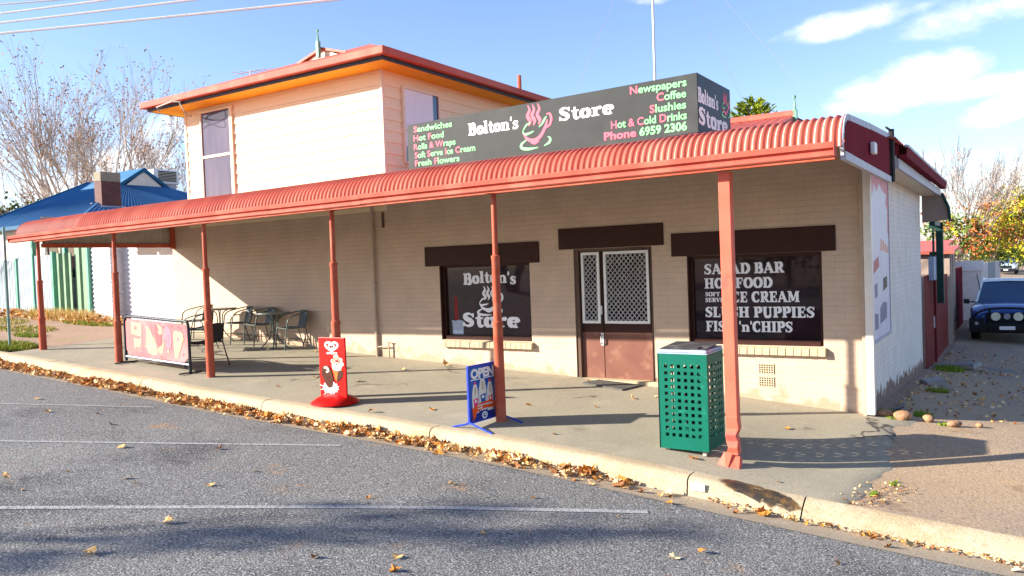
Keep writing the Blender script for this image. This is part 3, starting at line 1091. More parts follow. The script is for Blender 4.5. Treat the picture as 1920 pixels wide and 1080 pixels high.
# double door with white security screens
door = sub('door', shop)
a, b, c, d = DR
mb = MB()
mb.box(a, a + .075, .02, .125, c, d)
mb.box(b - .045, b, .03, .125, c, d)
mb.box(a + .075, b - .045, .03, .125, d - .04, d)
mb.build('frame', M['jamb'], door, bevel=.004)
box_part('door_step', M['sillb'], a - .05, b + .1, -.10, .12, c - .2, c + .012, door, bevel=.01)
for x0, x1, lab in ((a + .075, -3.895, 'narrow side leaf of the shop door'), (-3.885, b - .045, 'wide main leaf of the shop door')):
    box_part('door_leaf', M['brown'], x0, x1, .082, .122, c + .75, d - .045, door)
    mb = MB()
    mb.box(x0 + .002, x1 - .002, .080, .122, c + .015, c + .75)
    mb.build('kick_panel', M['doorbrown'], door)
    sx0, sx1, z0, z1 = x0 + .03, x1 - .035, 1.185, 2.335
    mb = MB()
    f = .045
    mb.box(sx0, sx0 + f, .050, .078, z0, z1)
    mb.box(sx1 - f, sx1, .050, .078, z0, z1)
    mb.box(sx0 + f, sx1 - f, .050, .078, z1 - f, z1)
    mb.box(sx0 + f, sx1 - f, .050, .078, z0, z0 + f)
    sc = mb.build('screen_frame', M['white'], door, bevel=.004)
    mb = MB()
    X0, X1, Z0, Z1 = sx0 + f, sx1 - f, z0 + f, z1 - f
    px_, pz_ = .078, .090
    slope = pz_ / px_
    for sgn in (1, -1):
        k0 = int((Z0 - Z1) / pz_) - 30
        for k in range(k0, 60):
            # line z = Z0 + k*pz + sgn*slope*(x-X0)
            pts = []
            for x in (X0, X1):
                z = Z0 + k * pz_ + sgn * slope * (x - X0)
                if Z0 - 1e-6 <= z <= Z1 + 1e-6:
                    pts.append((x, z))
            for z in (Z0, Z1):
                x = X0 + sgn * (z - Z0 - k * pz_) / slope
                if X0 < x < X1:
                    pts.append((x, z))
            if len(pts) >= 2:
                p, q = pts[0], pts[1]
                if math.hypot(p[0] - q[0], p[1] - q[1]) > .01:
                    y = .060 + .004 * sgn
                    mb.tube([(p[0], y, p[1]), (q[0], y, q[1])],   .0062, n=4, caps=False)
    mb.build('screen_mesh', M['alu'], door)
    box_part('pane', M['glass'], X0, X1, .0785, .0805, Z0, Z1, door)
mb = MB()
mb.tube([(-3.915, .05, .86), (-3.915, .02, .88), (-3.915, .02, .98), (-3.915, .05, 1.0)], .012)
mb.box(-3.94, -3.89, .066, .080, .83, 1.03)
mb.build('handle', M['alu'], door)
mb = MB()
mb.box(-3.935, -3.90, .045, .079, 1.33, 1.47)
mb.build('lock', M['alu'], door, bevel=.004)
mb = MB()
mb.box(-3.62, -3.30, .012, .055, 2.345, 2.395)
mb.tube([(-3.33, .0, 2.37), (-3.18, -.04, 2.365), (-3.13, .05, 2.34)], .010, n=6)
mb.build('door_closer', M['jamb'], door)

# air vents
for (x0, z0) in ((-1.42, .50), (-1.42, .315)):
    v = box_part('air_vent', M['ventdark'], x0, x0 + .21, -.004, .02, z0, z0 + .14)
    mb = MB()
    for k in range(7):
        mb.box(x0 + .034 * k - .004 + .002, x0 + .034 * k + .008, -.014, -.004, z0, z0 + .14)
    for k in range(5):
        mb.box(x0, x0 + .21, -.011, -.005, z0 + .033 * k - .002, z0 + .033 * k + .008)
    mb.build('lattice', M['terracotta'], v)

# upper storey: lapped boards
UX0, UX1, UY1, UZ0, UZ1 = -14.28, -8.32, 6.0, 3.3, 6.02
mb = MB()
bh = .215
n = int((UZ1 - UZ0) / bh) + 1
for k in range(n):
    z0 = UZ0 + k * bh
    z1 = min(z0 + bh, UZ1)
    mb.poly([(UX0, -.022, z0), (UX1 + .022, -.022, z0), (UX1 + .002, -.002, z1), (UX0, -.002, z1)])
    mb.poly([(UX0, -.022, z0), (UX1 + .022, -.022, z0), (UX1 + .002, -.002, z0 - .004), (UX0, -.002, z0 - .004)])
    mb.poly([(UX1 + .022, -.022, z0), (UX1 + .022, UY1, z0), (UX1 + .002, UY1, z1), (UX1 + .002, -.002, z1)])
    mb.poly([(UX1 + .022, -.022, z0), (UX1 + .022, UY1, z0), (UX1 + .002, UY1, z0 - .004), (UX1 + .002, -.002, z0 - .004)])
mb.poly([(UX0, -.01, UZ0), (UX0, UY1, UZ0), (UX0, UY1, UZ1), (UX0, -.01, UZ1)])
mb.poly([(UX0, UY1, UZ0), (UX1, UY1, UZ0), (UX1, UY1, UZ1), (UX0, UY1, UZ1)])
mb.build('weatherboard_wall', M['board'], shop, recalc=False)
mb = MB()
mb.box(UX1 - .03, UX1 + .030, -.030, .035, UZ0, UZ1)
mb.build('corner_trim', M['trim'], shop)
mb = MB()
mb.box(UX0 - .012, UX0 + .05, -.032, .03, UZ0, UZ1)
mb.build('corner_trim', M['trim'], shop)
# front upper window, tall, two lights
uw = sub('upper_window', shop)
mb = MB()
x0, x1, z0, z1 = -13.70, -12.60, 3.80, 5.86
y0, y1 = -.062, -.015
mb.box(x0, x0 + .05, y0, y1, z0, z1)
mb.box(x1 - .09, x1, y0, y1, z0, z1)
mb.box(x0 + .05, x1 - .09, y0, y1, z1 - .05, z1)
mb.box(x0 + .05, x1 - .09, y0, y1, z0, z0 + .08)
mb.box(x0 + .05, x1 - .09, y0 + .004, y1, 4.80, 4.86)
mb.build('frame', M['trim'], uw, bevel=.004)
for c_, d_ in ((z0 + .08, 4.80), (4.86, z1 - .05)):
    box_part('pane', M['upglass'], x0 + .05, x1 - .09, -.036, -.020, c_, d_, uw)
# side window with pale blind
sw = sub('side_window', shop)
X = UX1 + .022
y0, y1, z0, z1 = .53, 1.72, 4.22, 5.74
mb = MB()
f = .055
mb.box(X - .01, X + .045, y0, y0 + f, z0, z1)
mb.box(X - .01, X + .045, y1 - f, y1, z0, z1)
mb.box(X - .01, X + .045, y0 + f, y1 - f, z1 - f, z1)
mb.box(X - .01, X + .045, y0 + f, y1 - f, z0, z0 + f)
mb.box(X - .01, X + .038, y0 + f, y1 - f, 4.86, 4.90)
mb.build('frame', M['trim'], sw, bevel=.004)
box_part('pane', M['blueglass'], X - .008, X + .010, y0 + f, y1 - f, z0 + f, z1 - f, sw)
mb = MB()
mb.box(X + .010, X + .016, y0 + f, y1 - f - .17, 4.56, z1 - f)
mb.box(X + .016, X + .020, y0 + f + .32, y0 + f + .335, 4.56, z1 - f)
mb.build('blind', M['blind'], sw)

# upper roof: soffit, fascia, gutter, hip roof with a small gable and finial
EX0, EX1, EY0, EY1 = -14.85, -7.78, -.56, 6.6
roof = sub('upper_roof', shop)
mb = MB()
mb.poly([(EX0, EY0, 5.942), (EX1, EY0, 5.942), (EX1, EY1, 5.942), (EX0, EY1, 5.942)])
mb.build('soffit', M['soffit'], roof, recalc=False)
mb = MB()
def frame_band(mb, a, b, z0, z1, t=.03):
    x0, x1, y0, y1 = EX0 - a, EX1 + a, EY0 - a, EY1 + a
    mb.box(x0, x1, y0, y0 + t, z0, z1)
    mb.box(x1 - t, x1, y0 + t, y1, z0, z1)
    mb.box(x0, x0 + t, y0 + t, y1, z0, z1)
    mb.box(x0 + t, x1 - t, y1 - t, y1, z0, z1)
frame_band(mb, .0, 0, 5.937, 6.04)
mb.build('fascia', mat('slate_fascia', (.055, .06, .07), (.04, .045, .055), scale=6, rough=.5), roof)
mb = MB()
frame_band(mb, .12, 0, 6.005, 6.145, t=.13)
mb.build('gutter', M['red'], roof, bevel=.015)
pitch = .40
def roofz(y): return 6.13 + pitch * (y - EY0 + .1)

mb = MB()
x0, x1, y0, y1 = EX0 - .1, EX1 + .1, EY0 - .1, EY1 + .1
hx = (y1 - y0) / 2
zr = 6.13 + pitch * hx
A, B, Cc, D = (x0, y0, 6.13), (x1, y0, 6.13), (x1, y1, 6.13), (x0, y1, 6.13)
mid = ((x0 + x1) / 2, (y0 + y1) / 2, zr)
for p, q in ((A, B), (B, Cc), (Cc, D), (D, A)):
    mb.poly([p, q, mid])
mb.build('sheeting', M['red'], roof, recalc=False)
gx_, gy_, gz_ = -11.05, 1.20, 7.03
mb = MB()
zb = roofz(gy_) - .05
for s in (-1, 1):
    mb.prism([(gx_, gy_ - .06, gz_), (gx_ + s * .75, gy_ - .06, zb), (gx_ + s * .75, gy_ - .06, zb + .05), (gx_, gy_ - .06, gz_ + .06)], (0, .75, 0))
g = mb.build('gablet', M['redpost'], shop)
mb = MB()
mb.prism([(gx_ - .6, gy_, zb), (gx_ + .6, gy_, zb), (gx_, gy_, gz_)], (0, .03, 0))
mb.build('infill', M['trim'], g)
def finial(parent, x, y, z, s=1.0):
    mb = MB()
    mb.box(x - .06 * s, x + .06 * s, y - .06 * s, y + .06 * s, z - .42 * s, z + .14 * s)
    mb.tube([(x, y, z + .14 * s), (x, y, z + .20 * s), (x, y, z + .42 * s), (x, y, z + .45 * s), (x, y, z + .50 * s), (x, y, z + .54 * s), (x, y, z + .57 * s)],
            [.05 * s, .04 * s, .02 * s, .02 * s, .045 * s, .045 * s, .01 * s], n=8)
    return mb.build('finial', M['greenfinial'], parent, smooth=40)
finial(g, gx_, gy_ - .12, gz_ + .08, .62)
mb = MB()                                          # bracket for the incoming wires under the left eave
mb.tube([(-14.3, -.62, 5.85), (-14.3, -.70, 5.95), (-13.75, -.70, 6.0), (-13.55, -.62, 5.98)], .018, n=6)
mb.tube(smoothpts([(-13.6, -.62, 5.97), (-13.5, -.55, 5.75), (-13.68, -.3, 5.72), (-14.0, -.05, 5.85)]), .012, n=5)
mb.build('wire_bracket', M['zinc'], roof)
mb = MB()
mb.tube([(-7.85, 4.2, 6.05), (-7.85, 4.2, 6.52)], .045, n=8)
mb.build('vent_pipe', M['redpost'], roof)

# lower hip roof over the shop, its side eave along the lane
lr = sub('lower_roof', shop)
rx, ry, rz = -1.66, 3.62, 4.70
mb = MB()
def ribbed(mb, a, b, c, d, n):
    """sheet a,b (eave) to d,c (ridge) with standing ribs"""
    a, b, c, d = map(Vector, (a, b, c, d))
    nrm = (b - a).cross(d - a).normalized()
    rows = []
    for k in range(n * 2 + 1):
        t = k / (n * 2)
        h = nrm * (.03 if k % 2 else 0)
        rows.append([a + (b - a) * t + h, d + (c - d) * t + h])
    mb.grid(rows)
ribbed(mb, (-9.0, .02, 3.74), (rx, .02, 3.67), (rx, ry, rz), (-9.0, ry, rz + .02), 46)
ribbed(mb, (rx, .02, 3.67), (.40, .02, 3.64), (rx + .02, 2.28, 4.32), (rx, 2.28, 4.32), 14)
ribbed(mb, (.40, .02, 3.64), (.40, 7.55, 3.60), (rx + .02, 4.96, 4.32), (rx + .02, 2.28, 4.32), 40)
ribbed(mb, (.40, 7.55, 3.60), (-9.0, 7.55, 3.64), (-9.0, ry, rz + .02), (rx, ry, rz), 40)
mb.poly([(rx, 2.28, 4.32), (rx, 4.96, 4.32), (rx, ry, rz)])
mb.build('sheeting', M['redtile'], lr)
mb = MB()
mb.tube([(-9.0, ry, rz + .05), (rx, ry, rz + .04)], .07, n=6)
mb.build('ridge_cap', M['redtile'], lr, smooth=40)
finial(lr, rx + .02, ry - .02, rz + .02, .62)
mb = MB()
mb.poly([(-.02, .8, 3.345), (.36, .8, 3.345), (.36, 7.9, 3.345), (-.02, 7.9, 3.345)])
mb.build('soffit', M['trim'], lr, recalc=False)
mb = MB()
mb.box(.33, .36, .78, 7.9, 3.32, 3.46)
mb.box(.0, .33, .78, .81, 3.32, 3.62)
mb.build('fascia', M['paletrim'], lr)
mb = MB()
prof = [(.36, 3.47), (.46, 3.47), (.475, 3.60), (.465, 3.605), (.45, 3.50), (.36, 3.50)]
mb.prism([(x, .76, z) for x, z in prof], (0, 7.2, 0))
mb.box(.10, .36, .765, .78, 3.50, 3.64)
mb.build('gutter', M['maroon'], lr)
mb = MB()
mb.box(.440, .482, .755, 7.97, 3.600, 3.635)
mb.build('gutter_lip', M['paletrim'], lr)
mb = MB()
mb.prism([(.02, 7.62, 2.76), (.52, 7.62, 2.80), (.50, 7.62, 3.05), (.38, 7.62, 3.33), (.02, 7.62, 3.33)], (0, .04, 0))
mb.build('end_panel', M['fibro'], lr)
mb = MB()
mb.tube([(.40, 7.60, 3.36), (.52, 7.60, 3.06), (.545, 7.60, 2.76)], .03, n=5)
mb.build('barge_board', M['darkgreen'], lr)
# service pipe and conduit on the wall
mb = MB()
mb.tube([(-8.66, -.045, .45), (-8.66, -.045, 3.5)], .027, n=8)
for z in (.9, 1.9, 2.9):
    mb.box(-8.70, -8.62, -.05, .0, z, z + .03)
mb.build('wall_pipe', M['pipe'], shop, smooth=40)
mb = MB()
mb.tube([(-8.62, -.06, .70), (-8.35, -.06, .72)], .014, n=6)
mb.tube([(-8.35, -.06, .46), (-8.35, -.06, .80)], .016, n=6)
mb.tube([(-8.40, -.06, .80), (-8.30, -.06, .80)], .012, n=6)
mb.build('tap_pipe', M['pipe'], shop, smooth=40)
mb = MB()
mb.box(-8.43, -8.39, -.03, 0, 2.97, 3.26)
mb.build('cable_cover', M['jamb'], shop)
# square white downpipe on the corner
mb = MB()
mb.box(.015, .115, -.105, -.005, .02, 3.3)
mb.build('downpipe', M['upvc'], shop, bevel=.012)
mb = MB()
mb.box(-.03, .012, -.085, -.004, -.02, 3.3)
mb.build('corner_strip', M['pipe'], shop, bevel=.006)

# ------------------------------------------------------------------ the veranda
ver = thing('veranda', 'long red corrugated bullnose veranda on red posts along the shop front', 'veranda', (-7.5, -3, .4))
VX0, VX1 = -15.62, .30
def vdrop(x):
    return -.00030 * min(x, 0) ** 2 + .0024 * min(x, 0)


def vprofile(nsub=9):
    pts = []
    for k in range(nsub + 1):
        a = math.radians(180 - 90 * k / nsub)
        pts.append((-2.80 + .36 * math.cos(a), 3.21 + .345 * math.sin(a), math.cos(a), math.sin(a)))
    for y in (-2.2, -1.4, -.7, -.02):
        pts.append((y, 3.555 + (y + 2.8) * .055, -.05, 1))
    return pts
prof = vprofile()
pitchc = .0762
def corr(mb, dz, x0, x1, amp=.0125):
    nper = int(round((x1 - x0) / pitchc))
    rows = []
    for k in range(nper * 6 + 1):
        x = x0 + (x1 - x0) * k / (nper * 6)
        h = amp * math.cos(2 * math.pi * k / 6)
        sag = .006 * math.sin(x * .9) + vdrop(x)
        rows.append([(x, y + ny * (h - dz), z + nz * (h - dz) + sag) for y, z, ny, nz in prof])
    mb.grid(rows)
mb = MB()
corr(mb, 0, VX0, VX1)
mb.build('roof_sheet', M['red'], ver, smooth=70)
mb = MB()
corr(mb, .007, VX0 + .01, VX1 - .01)
mb.build('roof_lining', M['zinc'], ver, smooth=70)
mb = MB()
gp = [(-3.155, 3.105), (-3.262, 3.105), (-3.275, 3.118), (-3.275, 3.150), (-3.255, 3.158), (-3.255, 3.172), (-3.292, 3.188), (-3.300, 3.235), (-3.288, 3.246), (-3.276, 3.236), (-3.272, 3.195), (-3.155, 3.125)]
seg = [VX0 - .03, -13.8, -11.7, -9.8, -7.9, -5.9, -3.95, VX1 - .05]
for a, b in zip(seg[:-1], seg[1:]):
    dz = R.uniform(-.004, .004)
    mb.prism([(a + .002, y, z + dz + vdrop(a)) for y, z in gp], (b - a - .004, 0, vdrop(b) - vdrop(a)))
mb.prism([(VX1 - .05, -3.15, 3.11), (VX1 - .05, -3.29, 3.11), (VX1 - .05, -3.30, 3.24), (VX1 - .05, -3.15, 3.20)], (.006, 0, 0))
mb.prism([(VX0 - .034, -3.15, 3.11 + vdrop(VX0)), (VX0 - .034, -3.29, 3.11 + vdrop(VX0)), (VX0 - .034, -3.30, 3.24 + vdrop(VX0)), (VX0 - .034, -3.15, 3.20 + vdrop(VX0))], (.004, 0, 0))
mb.build('gutter', M['red'], ver)
mb = MB()
for a, c in zip((-15.05, -12.4, -9.7, -6.75, -3.88), (-12.4, -9.7, -6.75, -3.88, .22)):
    mb.prism([(a, -3.06, 3.10 + vdrop(a)), (a, -2.97, 3.10 + vdrop(a)), (a, -2.97, 3.19 + vdrop(a)), (a, -3.06, 3.19 + vdrop(a))], (c - a, 0, vdrop(c) - vdrop(a)))
mb.build('beam', M['redpost'], ver)
# right end: maroon ribbed panel between pale trims
ep = sub('end_panel', ver)
mb = MB()
XE = .300
pts = [(-3.10, 3.10), (-3.10, 3.22)] + [(y, z) for y, z, _, _ in prof[1:10]] + [(.22, 3.70), (.22, 3.12)]
xo = XE + .012
ys_ = [-3.06 + .06 * k for k in range(int(3.24 / .06) + 1)]
def top_at(y):
    best = 3.72
    q = [(p[0], p[1]) for p in prof]
    for (a, c), (b, d) in zip(q[:-1], q[1:]):
        if a <= y <= b:
            return c + (d - c) * (y - a) / (b - a) - .05
    return 3.66
rows = []
for k, y in enumerate(ys_):
    rows.append([(xo + (.010 if k % 2 else 0), y, 3.13), (xo + (.010 if k % 2 else 0), y, max(3.15, top_at(y)))])
mb.grid(rows)
mb.build('panel', M['maroon'], ep)
mb = MB()
mb.box(XE - .02, XE + .03, -3.10, .22, 3.085, 3.165)
tp = [(y, z) for y, z, _, _ in prof[:10]] + [(-1.4, 3.645), (.22, 3.725)]
for (a, c), (b, d) in zip(tp[:-1], tp[1:]):
    mb.prism([(XE - .02, a, c + .012), (XE - .02, b, d + .012), (XE - .02, b + .02 * (d - c > .03), d - .058), (XE - .02, a + .05 * (d - c > .03), c - .05)], (.036, 0, 0))
mb.build('trim', M['paletrim'], ep)
mb = MB()
mb.tube([(XE + .03, .30, 3.10), (XE + .03, .30, 3.80)], .035, n=6)
mb.tube([(XE + .03, .30, 3.78), (XE - .02, .18, 3.82)], .015, n=5)
mb.build('bracket', M['black'], ep)
# left end panel seen from inside
mb = MB()
rows = []
for k in range(101):
    y = -2.95 + 2.93 * k / 100
    rows.append([(-15.0 + .010 * math.cos(k * math.pi / 2), y, 2.95), (-15.0 + .010 * math.cos(k * math.pi / 2), y, 3.50)])
mb.grid(rows)
lp = mb.build('end_panel', M['zinc'], ver, smooth=80, label='pale corrugated end panel of the veranda')
mb = MB()
mb.box(-15.04, -14.96, -2.95, -.02, 2.87, 2.95)
mb.box(-14.955, -14.87, -.09, -.005, 2.84, 3.45)
mb.build('rail', M['redpost'], lp)
# posts
for i, x in enumerate((-15.06, -12.37, -9.70, -6.75, -3.88)):
    zb = zpath(x, -3.0) - .01
    lean = R.uniform(-.012, .012)
    mb = MB()
    z1, z2 = 1.38 + .02 * i, 2.30
    if i == 0:
        z1, z2 = 1.45, 2.20
    zt = 3.095 + vdrop(x)
    prof_p = [(zb, .070), (z1 - .06, .064), (z1 - .05, .070), (z1, .070), (z1 + .012, .054), (z2 - .05, .052), (z2 - .04, .058), (z2, .058), (z2 + .012, .036), (zt, .035)]
    mb.tube([(x + lean * (z - zb), -3.0, z) for z, r in prof_p], [r for z, r in prof_p], n=16)
    mb.box(x - .06, x + .06, -3.06, -2.94, zt, zt + .012)
    post = mb.build('post', M['redpost'], ver, smooth=35)
# square damaged post beside the bin
mb = MB()
x = -.88
secs = [(.33, 0, 0, .060, .060), (.36, .002, .004, .062, .056), (.42, .010, -.012, .050, .066), (.48, -.006, .006, .066, .048), (.55, -.012, -.006, .056, .064), (.62, .004, .010, .066, .058), (.72, 0, 0, .062, .062),
        (.74, 0, 0, .064, .064), (.76, 0, 0, .062, .062), (1.4, -.004, 0, .062, .062), (2.2, -.008, 0, .062, .062), (3.08, -.012, 0, .062, .062)]
loops = []
for z, dx, dy, wx, wy in secs:
    zz = z - .28
    loops.append([(x + dx - wx, -3.0 + dy - wy, zz), (x + dx + wx, -3.0 + dy - wy, zz), (x + dx + wx, -3.0 + dy + wy, zz), (x + dx - wx, -3.0 + dy + wy, zz)])
loops[-1] = [(a, b, 3.08) for a, b, c in loops[-1]]
vs = [p for l in loops for p in l]
fs = []
for k in range(len(loops) - 1):
    for j in range(4):
        fs.append((k * 4 + j, k * 4 + (j + 1) % 4, (k + 1) * 4 + (j + 1) % 4, (k + 1) * 4 + j))
fs += [(3, 2, 1, 0), tuple((len(loops) - 1) * 4 + j for j in range(4))]
mb.faces(vs, fs)
bent = mb.build('post', M['redbright'], ver, bevel=.006, label='square bright red post crumpled near its foot')
mb = MB()
mb.prism([(x - .155, -3.18, -.075), (x - .02, -3.235, -.11), (x + .01, -3.10, .085), (x - .075, -3.10, .095)], (.018, .06, -.05))
mb.prism([(x + .0, -3.235, -.11), (x + .105, -3.20, -.095), (x + .085, -3.08, .055), (x + .005, -3.09, .05)], (.01, .06, -.04))
mb.tube([(x, -3.05, -.12), (x + .01, -3.05, .06)], .035, n=6)
mb.build('torn_foot', M['redbright'], bent)

# alarm box on the end panel
mb = MB()
mb.box(.335, .385, -1.60, -1.42, 3.29, 3.42)
o = mb.build('alarm_box', M['white'], None, bevel=.012)
tag(o, 'small white box mounted on the maroon end panel of the veranda', 'alarm box')

# ------------------------------------------------------------------ sign on the veranda roof
sign = thing('shop_sign', 'charcoal rooftop sign board with white, pink and green lettering and a steaming cup', 'sign', (-4.6, -.6, 3.6))
SX0, SX1, SY, SZ0, SZ1 = -7.24, -2.0, -.6, 3.80, 4.715
mb = MB()
mb.prism([(SX0, SY, SZ0), (SX1, SY, SZ0 + .13), (SX1, SY, SZ1 + .045), (SX0, SY, SZ1 - .03)], (0, .035, 0))
front = mb.build('front_panel', M['signgrey'], sign, bevel=.004)
mb = MB()
mb.prism([(SX1 - .001, SY + .036, SZ0 + .10), (SX1 - .001, .90, SZ0 + .10), (SX1 - .001, .90, SZ1 + .05), (SX1 - .001, SY + .036, SZ1 + .045)], (-.03, 0, 0))
sidep = mb.build('side_panel', M['signside'], sign)
for x in (-7.0, -5.4, -3.7, -2.2):
    mb = MB()
    mb.box(x - .02, x + .02, SY + .036, SY + .076, 3.62, 4.6)
    mb.tube([(x, SY + .07, 4.5), (x, .5, 3.72)], .018, n=6)
    mb.build('support_frame', M['zinc'], sign)
mb = MB()
mb.box(-2.12, -2.06, .80, .86, 3.68, 4.6)
mb.build('support_frame', M['zinc'], sign)
fo = (0, SY - .001, 0)
ux, uz = (1, 0, 0), (0, 0, 1)
for txt, x0, x1, y, cap in (("Newspapers", -3.01, -2.15, 4.60, .115), ("Coffee", -2.60, -2.16, 4.445, .115), ("Slushies", -2.71, -2.165, 4.29, .115),
                            ("Hot & Cold Drinks", -3.33, -2.16, 4.14, .115), ("Sandwiches", -7.09, -6.26, 4.54, .105), ("Hot Food", -7.10, -6.44, 4.385, .105),
                            ("Rolls & Wraps", -7.10, -6.20, 4.235, .105), ("Soft Serve Ice Cream", -7.09, -5.80, 4.09, .105), ("Fresh Flowers", -7.09, -6.13, 3.95, .105)):
    plain_text('lettering', txt, fo, ux, uz, x0, x1, y, cap, [M['pink'], M['green_l']], front, bold=.022)
plain_text('lettering', "Phone", fo, ux, uz, -3.45, -2.93, 3.985, .115, [M['pink']], front, bold=.035)
plain_text('lettering', "6959 2306", fo, ux, uz, -2.88, -2.16, 3.985, .12, [M['green_l']], front, bold=.035)
pr = Print((0, SY - .001, 0), ux, uz)
serif(pr, "Bolton's", -5.93, -4.94, 4.345, .20, M['gum'], bold=.95)
serif(pr, "Store", -4.21, -3.27, 4.365, .20, M['gum'], bold=.92)
cup_logo(pr, -4.93, 3.985, .60, .72, M['pink'], M['green_l'])
pr.build('logo', front)
pr = Print((SX1 + .0005, 0, 0), (0, 1, 0), (0, 0, 1))
serif(pr, "Bolton's", -.58, .31, 4.36, .21, M['gum'], bold=1.05)
serif(pr, "Store", -.57, .74, 4.06, .24, M['gum'], bold=1.05)
cup_logo(pr, .46, 4.30, .42, .38, M['pink'], M['green_l'])
pr.build('logo', sidep)

# mast with guy wires behind the sign
mast = thing('mast', 'slim pale aerial mast rising behind the rooftop sign with thin guy wires', 'mast', (-2.9, .9, 4.1))
bx, by = -3.08, .55
mb = MB()
mb.tube([(bx, by, 3.75), (bx, by, 6.0), (bx + .02, by, 8.6)], [.024, .02, .016], n=8)
mb.build('pole', M['alu'], mast, smooth=60)
mb = MB()
for ex, ey, ez in ((-.9, 3.2, 4.4), (-5.9, 2.0, 4.3), (-2.6, 6.0, 4.1)):
    mb.tube([(bx + .01, by, 7.6), (ex, ey, ez)], .0022, n=3, caps=False)
mb.build('guy_wire', M['alu'], mast)
# small television aerial on the upper roof
tv = thing('tv_aerial', 'small faint television aerial on the upper red roof', 'aerial', (-12.9, 2.2, 7.0))
b = hit(470, 150, 1, 2.2)
mb = MB()
mb.tube([(b.x, 2.2, 6.9), (b.x, 2.2, b.z + .25)], .015, n=5)
mb.tube([(b.x - .5, 2.1, b.z + .2), (b.x + .5, 2.5, b.z + .28)], .010, n=4)
for k in range(5):
    x = b.x - .4 + .2 * k
    mb.tube([(x, 2.14 + .08 * k - .22, b.z + .22), (x, 2.14 + .08 * k + .22, b.z + .23)], .006, n=4)
mb.build('aerial', M['alu'], tv)

# ------------------------------------------------------------------ street furniture on the footpath
def zp(x, y): return zpath(x, y) + .004

# green rubbish bin surround
BX0, BX1, BY0, BY1 = -1.70, -1.135, -3.06, -2.50
BZ0, BZ1 = zp(-1.4, -2.8) + .04, 1.125
bn = thing('rubbish_bin', 'dark green square metal bin surround with rows of square holes beside the bent post', 'bin', (-1.42, -2.78, BZ0 - .04))
def holed(name, o, r, u, n, w, h, cols, rws, parent):
    mb = MB()
    o, r, u, n = map(Vector, (o, r, u, n))
    mx, my0, my1, hs = .055, .12, .10, .038
    cx = [mx + (w - 2 * mx) * (k + .5) / cols for k in range(cols)]
    cz = [my0 + (h - my0 - my1) * (k + .5) / rws for k in range(rws)]
    xsn = [0] + [v for c in cx for v in (c - hs / 2, c + hs / 2)] + [w]
    zsn = [0] + [v for c in cz for v in (c - hs / 2, c + hs / 2)] + [h]
    for i in range(len(xsn) - 1):
        for j in range(len(zsn) - 1):
            q = [o + r * xsn[i] + u * zsn[j], o + r * xsn[i + 1] + u * zsn[j], o + r * xsn[i + 1] + u * zsn[j + 1], o + r * xsn[i] + u * zsn[j + 1]]
            if i % 2 == 1 and j % 2 == 1:
                for k in range(4):
                    a, b = q[k], q[(k + 1) % 4]
                    mb.poly([a, b, b - n * .006, a - n * .006])
            else:
                mb.poly(q)
                mb.poly([p - n * .006 for p in q][::-1])
    return mb.build(name, M['bin'], parent, recalc=False)
H_, W_ = BZ1 - BZ0, BX1 - BX0
holed('panel', (BX0, BY0, BZ0), (1, 0, 0), (0, 0, 1), (0, -1, 0), W_, H_, 6, 11, bn)
holed('panel', (BX1, BY0, BZ0), (0, 1, 0), (0, 0, 1), (1, 0, 0), W_, H_, 6, 11, bn)
holed('panel', (BX1, BY1, BZ0), (-1, 0, 0), (0, 0, 1), (0, 1, 0), W_, H_, 6, 11, bn)
holed('panel', (BX0, BY1, BZ0), (0, -1, 0), (0, 0, 1), (-1, 0, 0), W_, H_, 6, 11, bn)
mb = MB()
mb.box(BX0 - .004, BX1 + .004, BY0 - .004, BY1 + .004, BZ1, BZ1 + .012)
mb.build('rim', M['lidblue'], bn)
mb = MB()
mb.box(BX0 + .0, BX1 + .0, BY0 + .0, BY1 - .0, BZ1 + .012, BZ1 + .045)
mb.build('lid_edge', M['lidblue'], bn, bevel=.012)
mb = MB()
mb.prism([(BX0 + .02, BY0 + .02, BZ1 + .0455), (BX1 - .02, BY0 + .02, BZ1 + .0455), (BX1 - .02, BY1 - .02, BZ1 + .075), (BX0 + .02, BY1 - .02, BZ1 + .075)], (0, 0, .01))
mb.prism([(BX0 + .19, BY0 + .03, BZ1 + .058), (BX1 - .10, BY0 + .03, BZ1 + .058), (BX1 - .10, BY0 + .14, BZ1 + .066), (BX0 + .19, BY0 + .14, BZ1 + .066)], (0, 0, .012))
mb.build('lid', M['lidgrey'], bn, bevel=.003)
mb = MB()
mb.lathe([(.065, BZ0 + .24), (.085, BZ1 - .18)], (-1.4175, -2.78, 0), 20)
mb.build('liner', M['black'], bn)
for x in (BX0 + .05, BX1 - .09):
    for y in (BY0 + .05, BY1 - .09):
        mb = MB()
        mb.box(x, x + .04, y, y + .04, BZ0 - .06, BZ0)
        mb.build('foot', M['zinc'], bn)

# red ice cream sign on a round base
def board_axes(p, q):
    p, q = Vector(p), Vector(q)
    r = (q - p)
    r.z = 0
    r.normalize()
    return r
rs = thing('ice_cream_sign', 'bright red upright sign with a white heart and ice creams on a round red base', 'sign', (-6.52, -3.3, zp(-6.5, -3.3)))
zb = zp(-6.5, -3.3)
mb = MB()
mb.lathe([(.335, .0), (.345, .012), (.33, .035), (.25, .085), (.13, .125), (.06, .135)], (-6.52, -3.3, zb), 32)
mb.build('base', M['signred'], rs, smooth=50)
p0, p1 = Vector((-6.79, -3.30, zb + .05)), Vector((-6.275, -3.30, zb + .05))
mb = MB()
mb.box(p0.x, p1.x, -3.315, -3.285, zb + .02, 1.235)
mb.build('panel', M['signred'], rs, bevel=.006)
pr = Print((p0.x, -3.3155, zb), (1, 0, 0), (0, 0, 1))
w_, h_ = p1.x - p0.x, 1.235 - zb
X_ = lambda a: a * w_
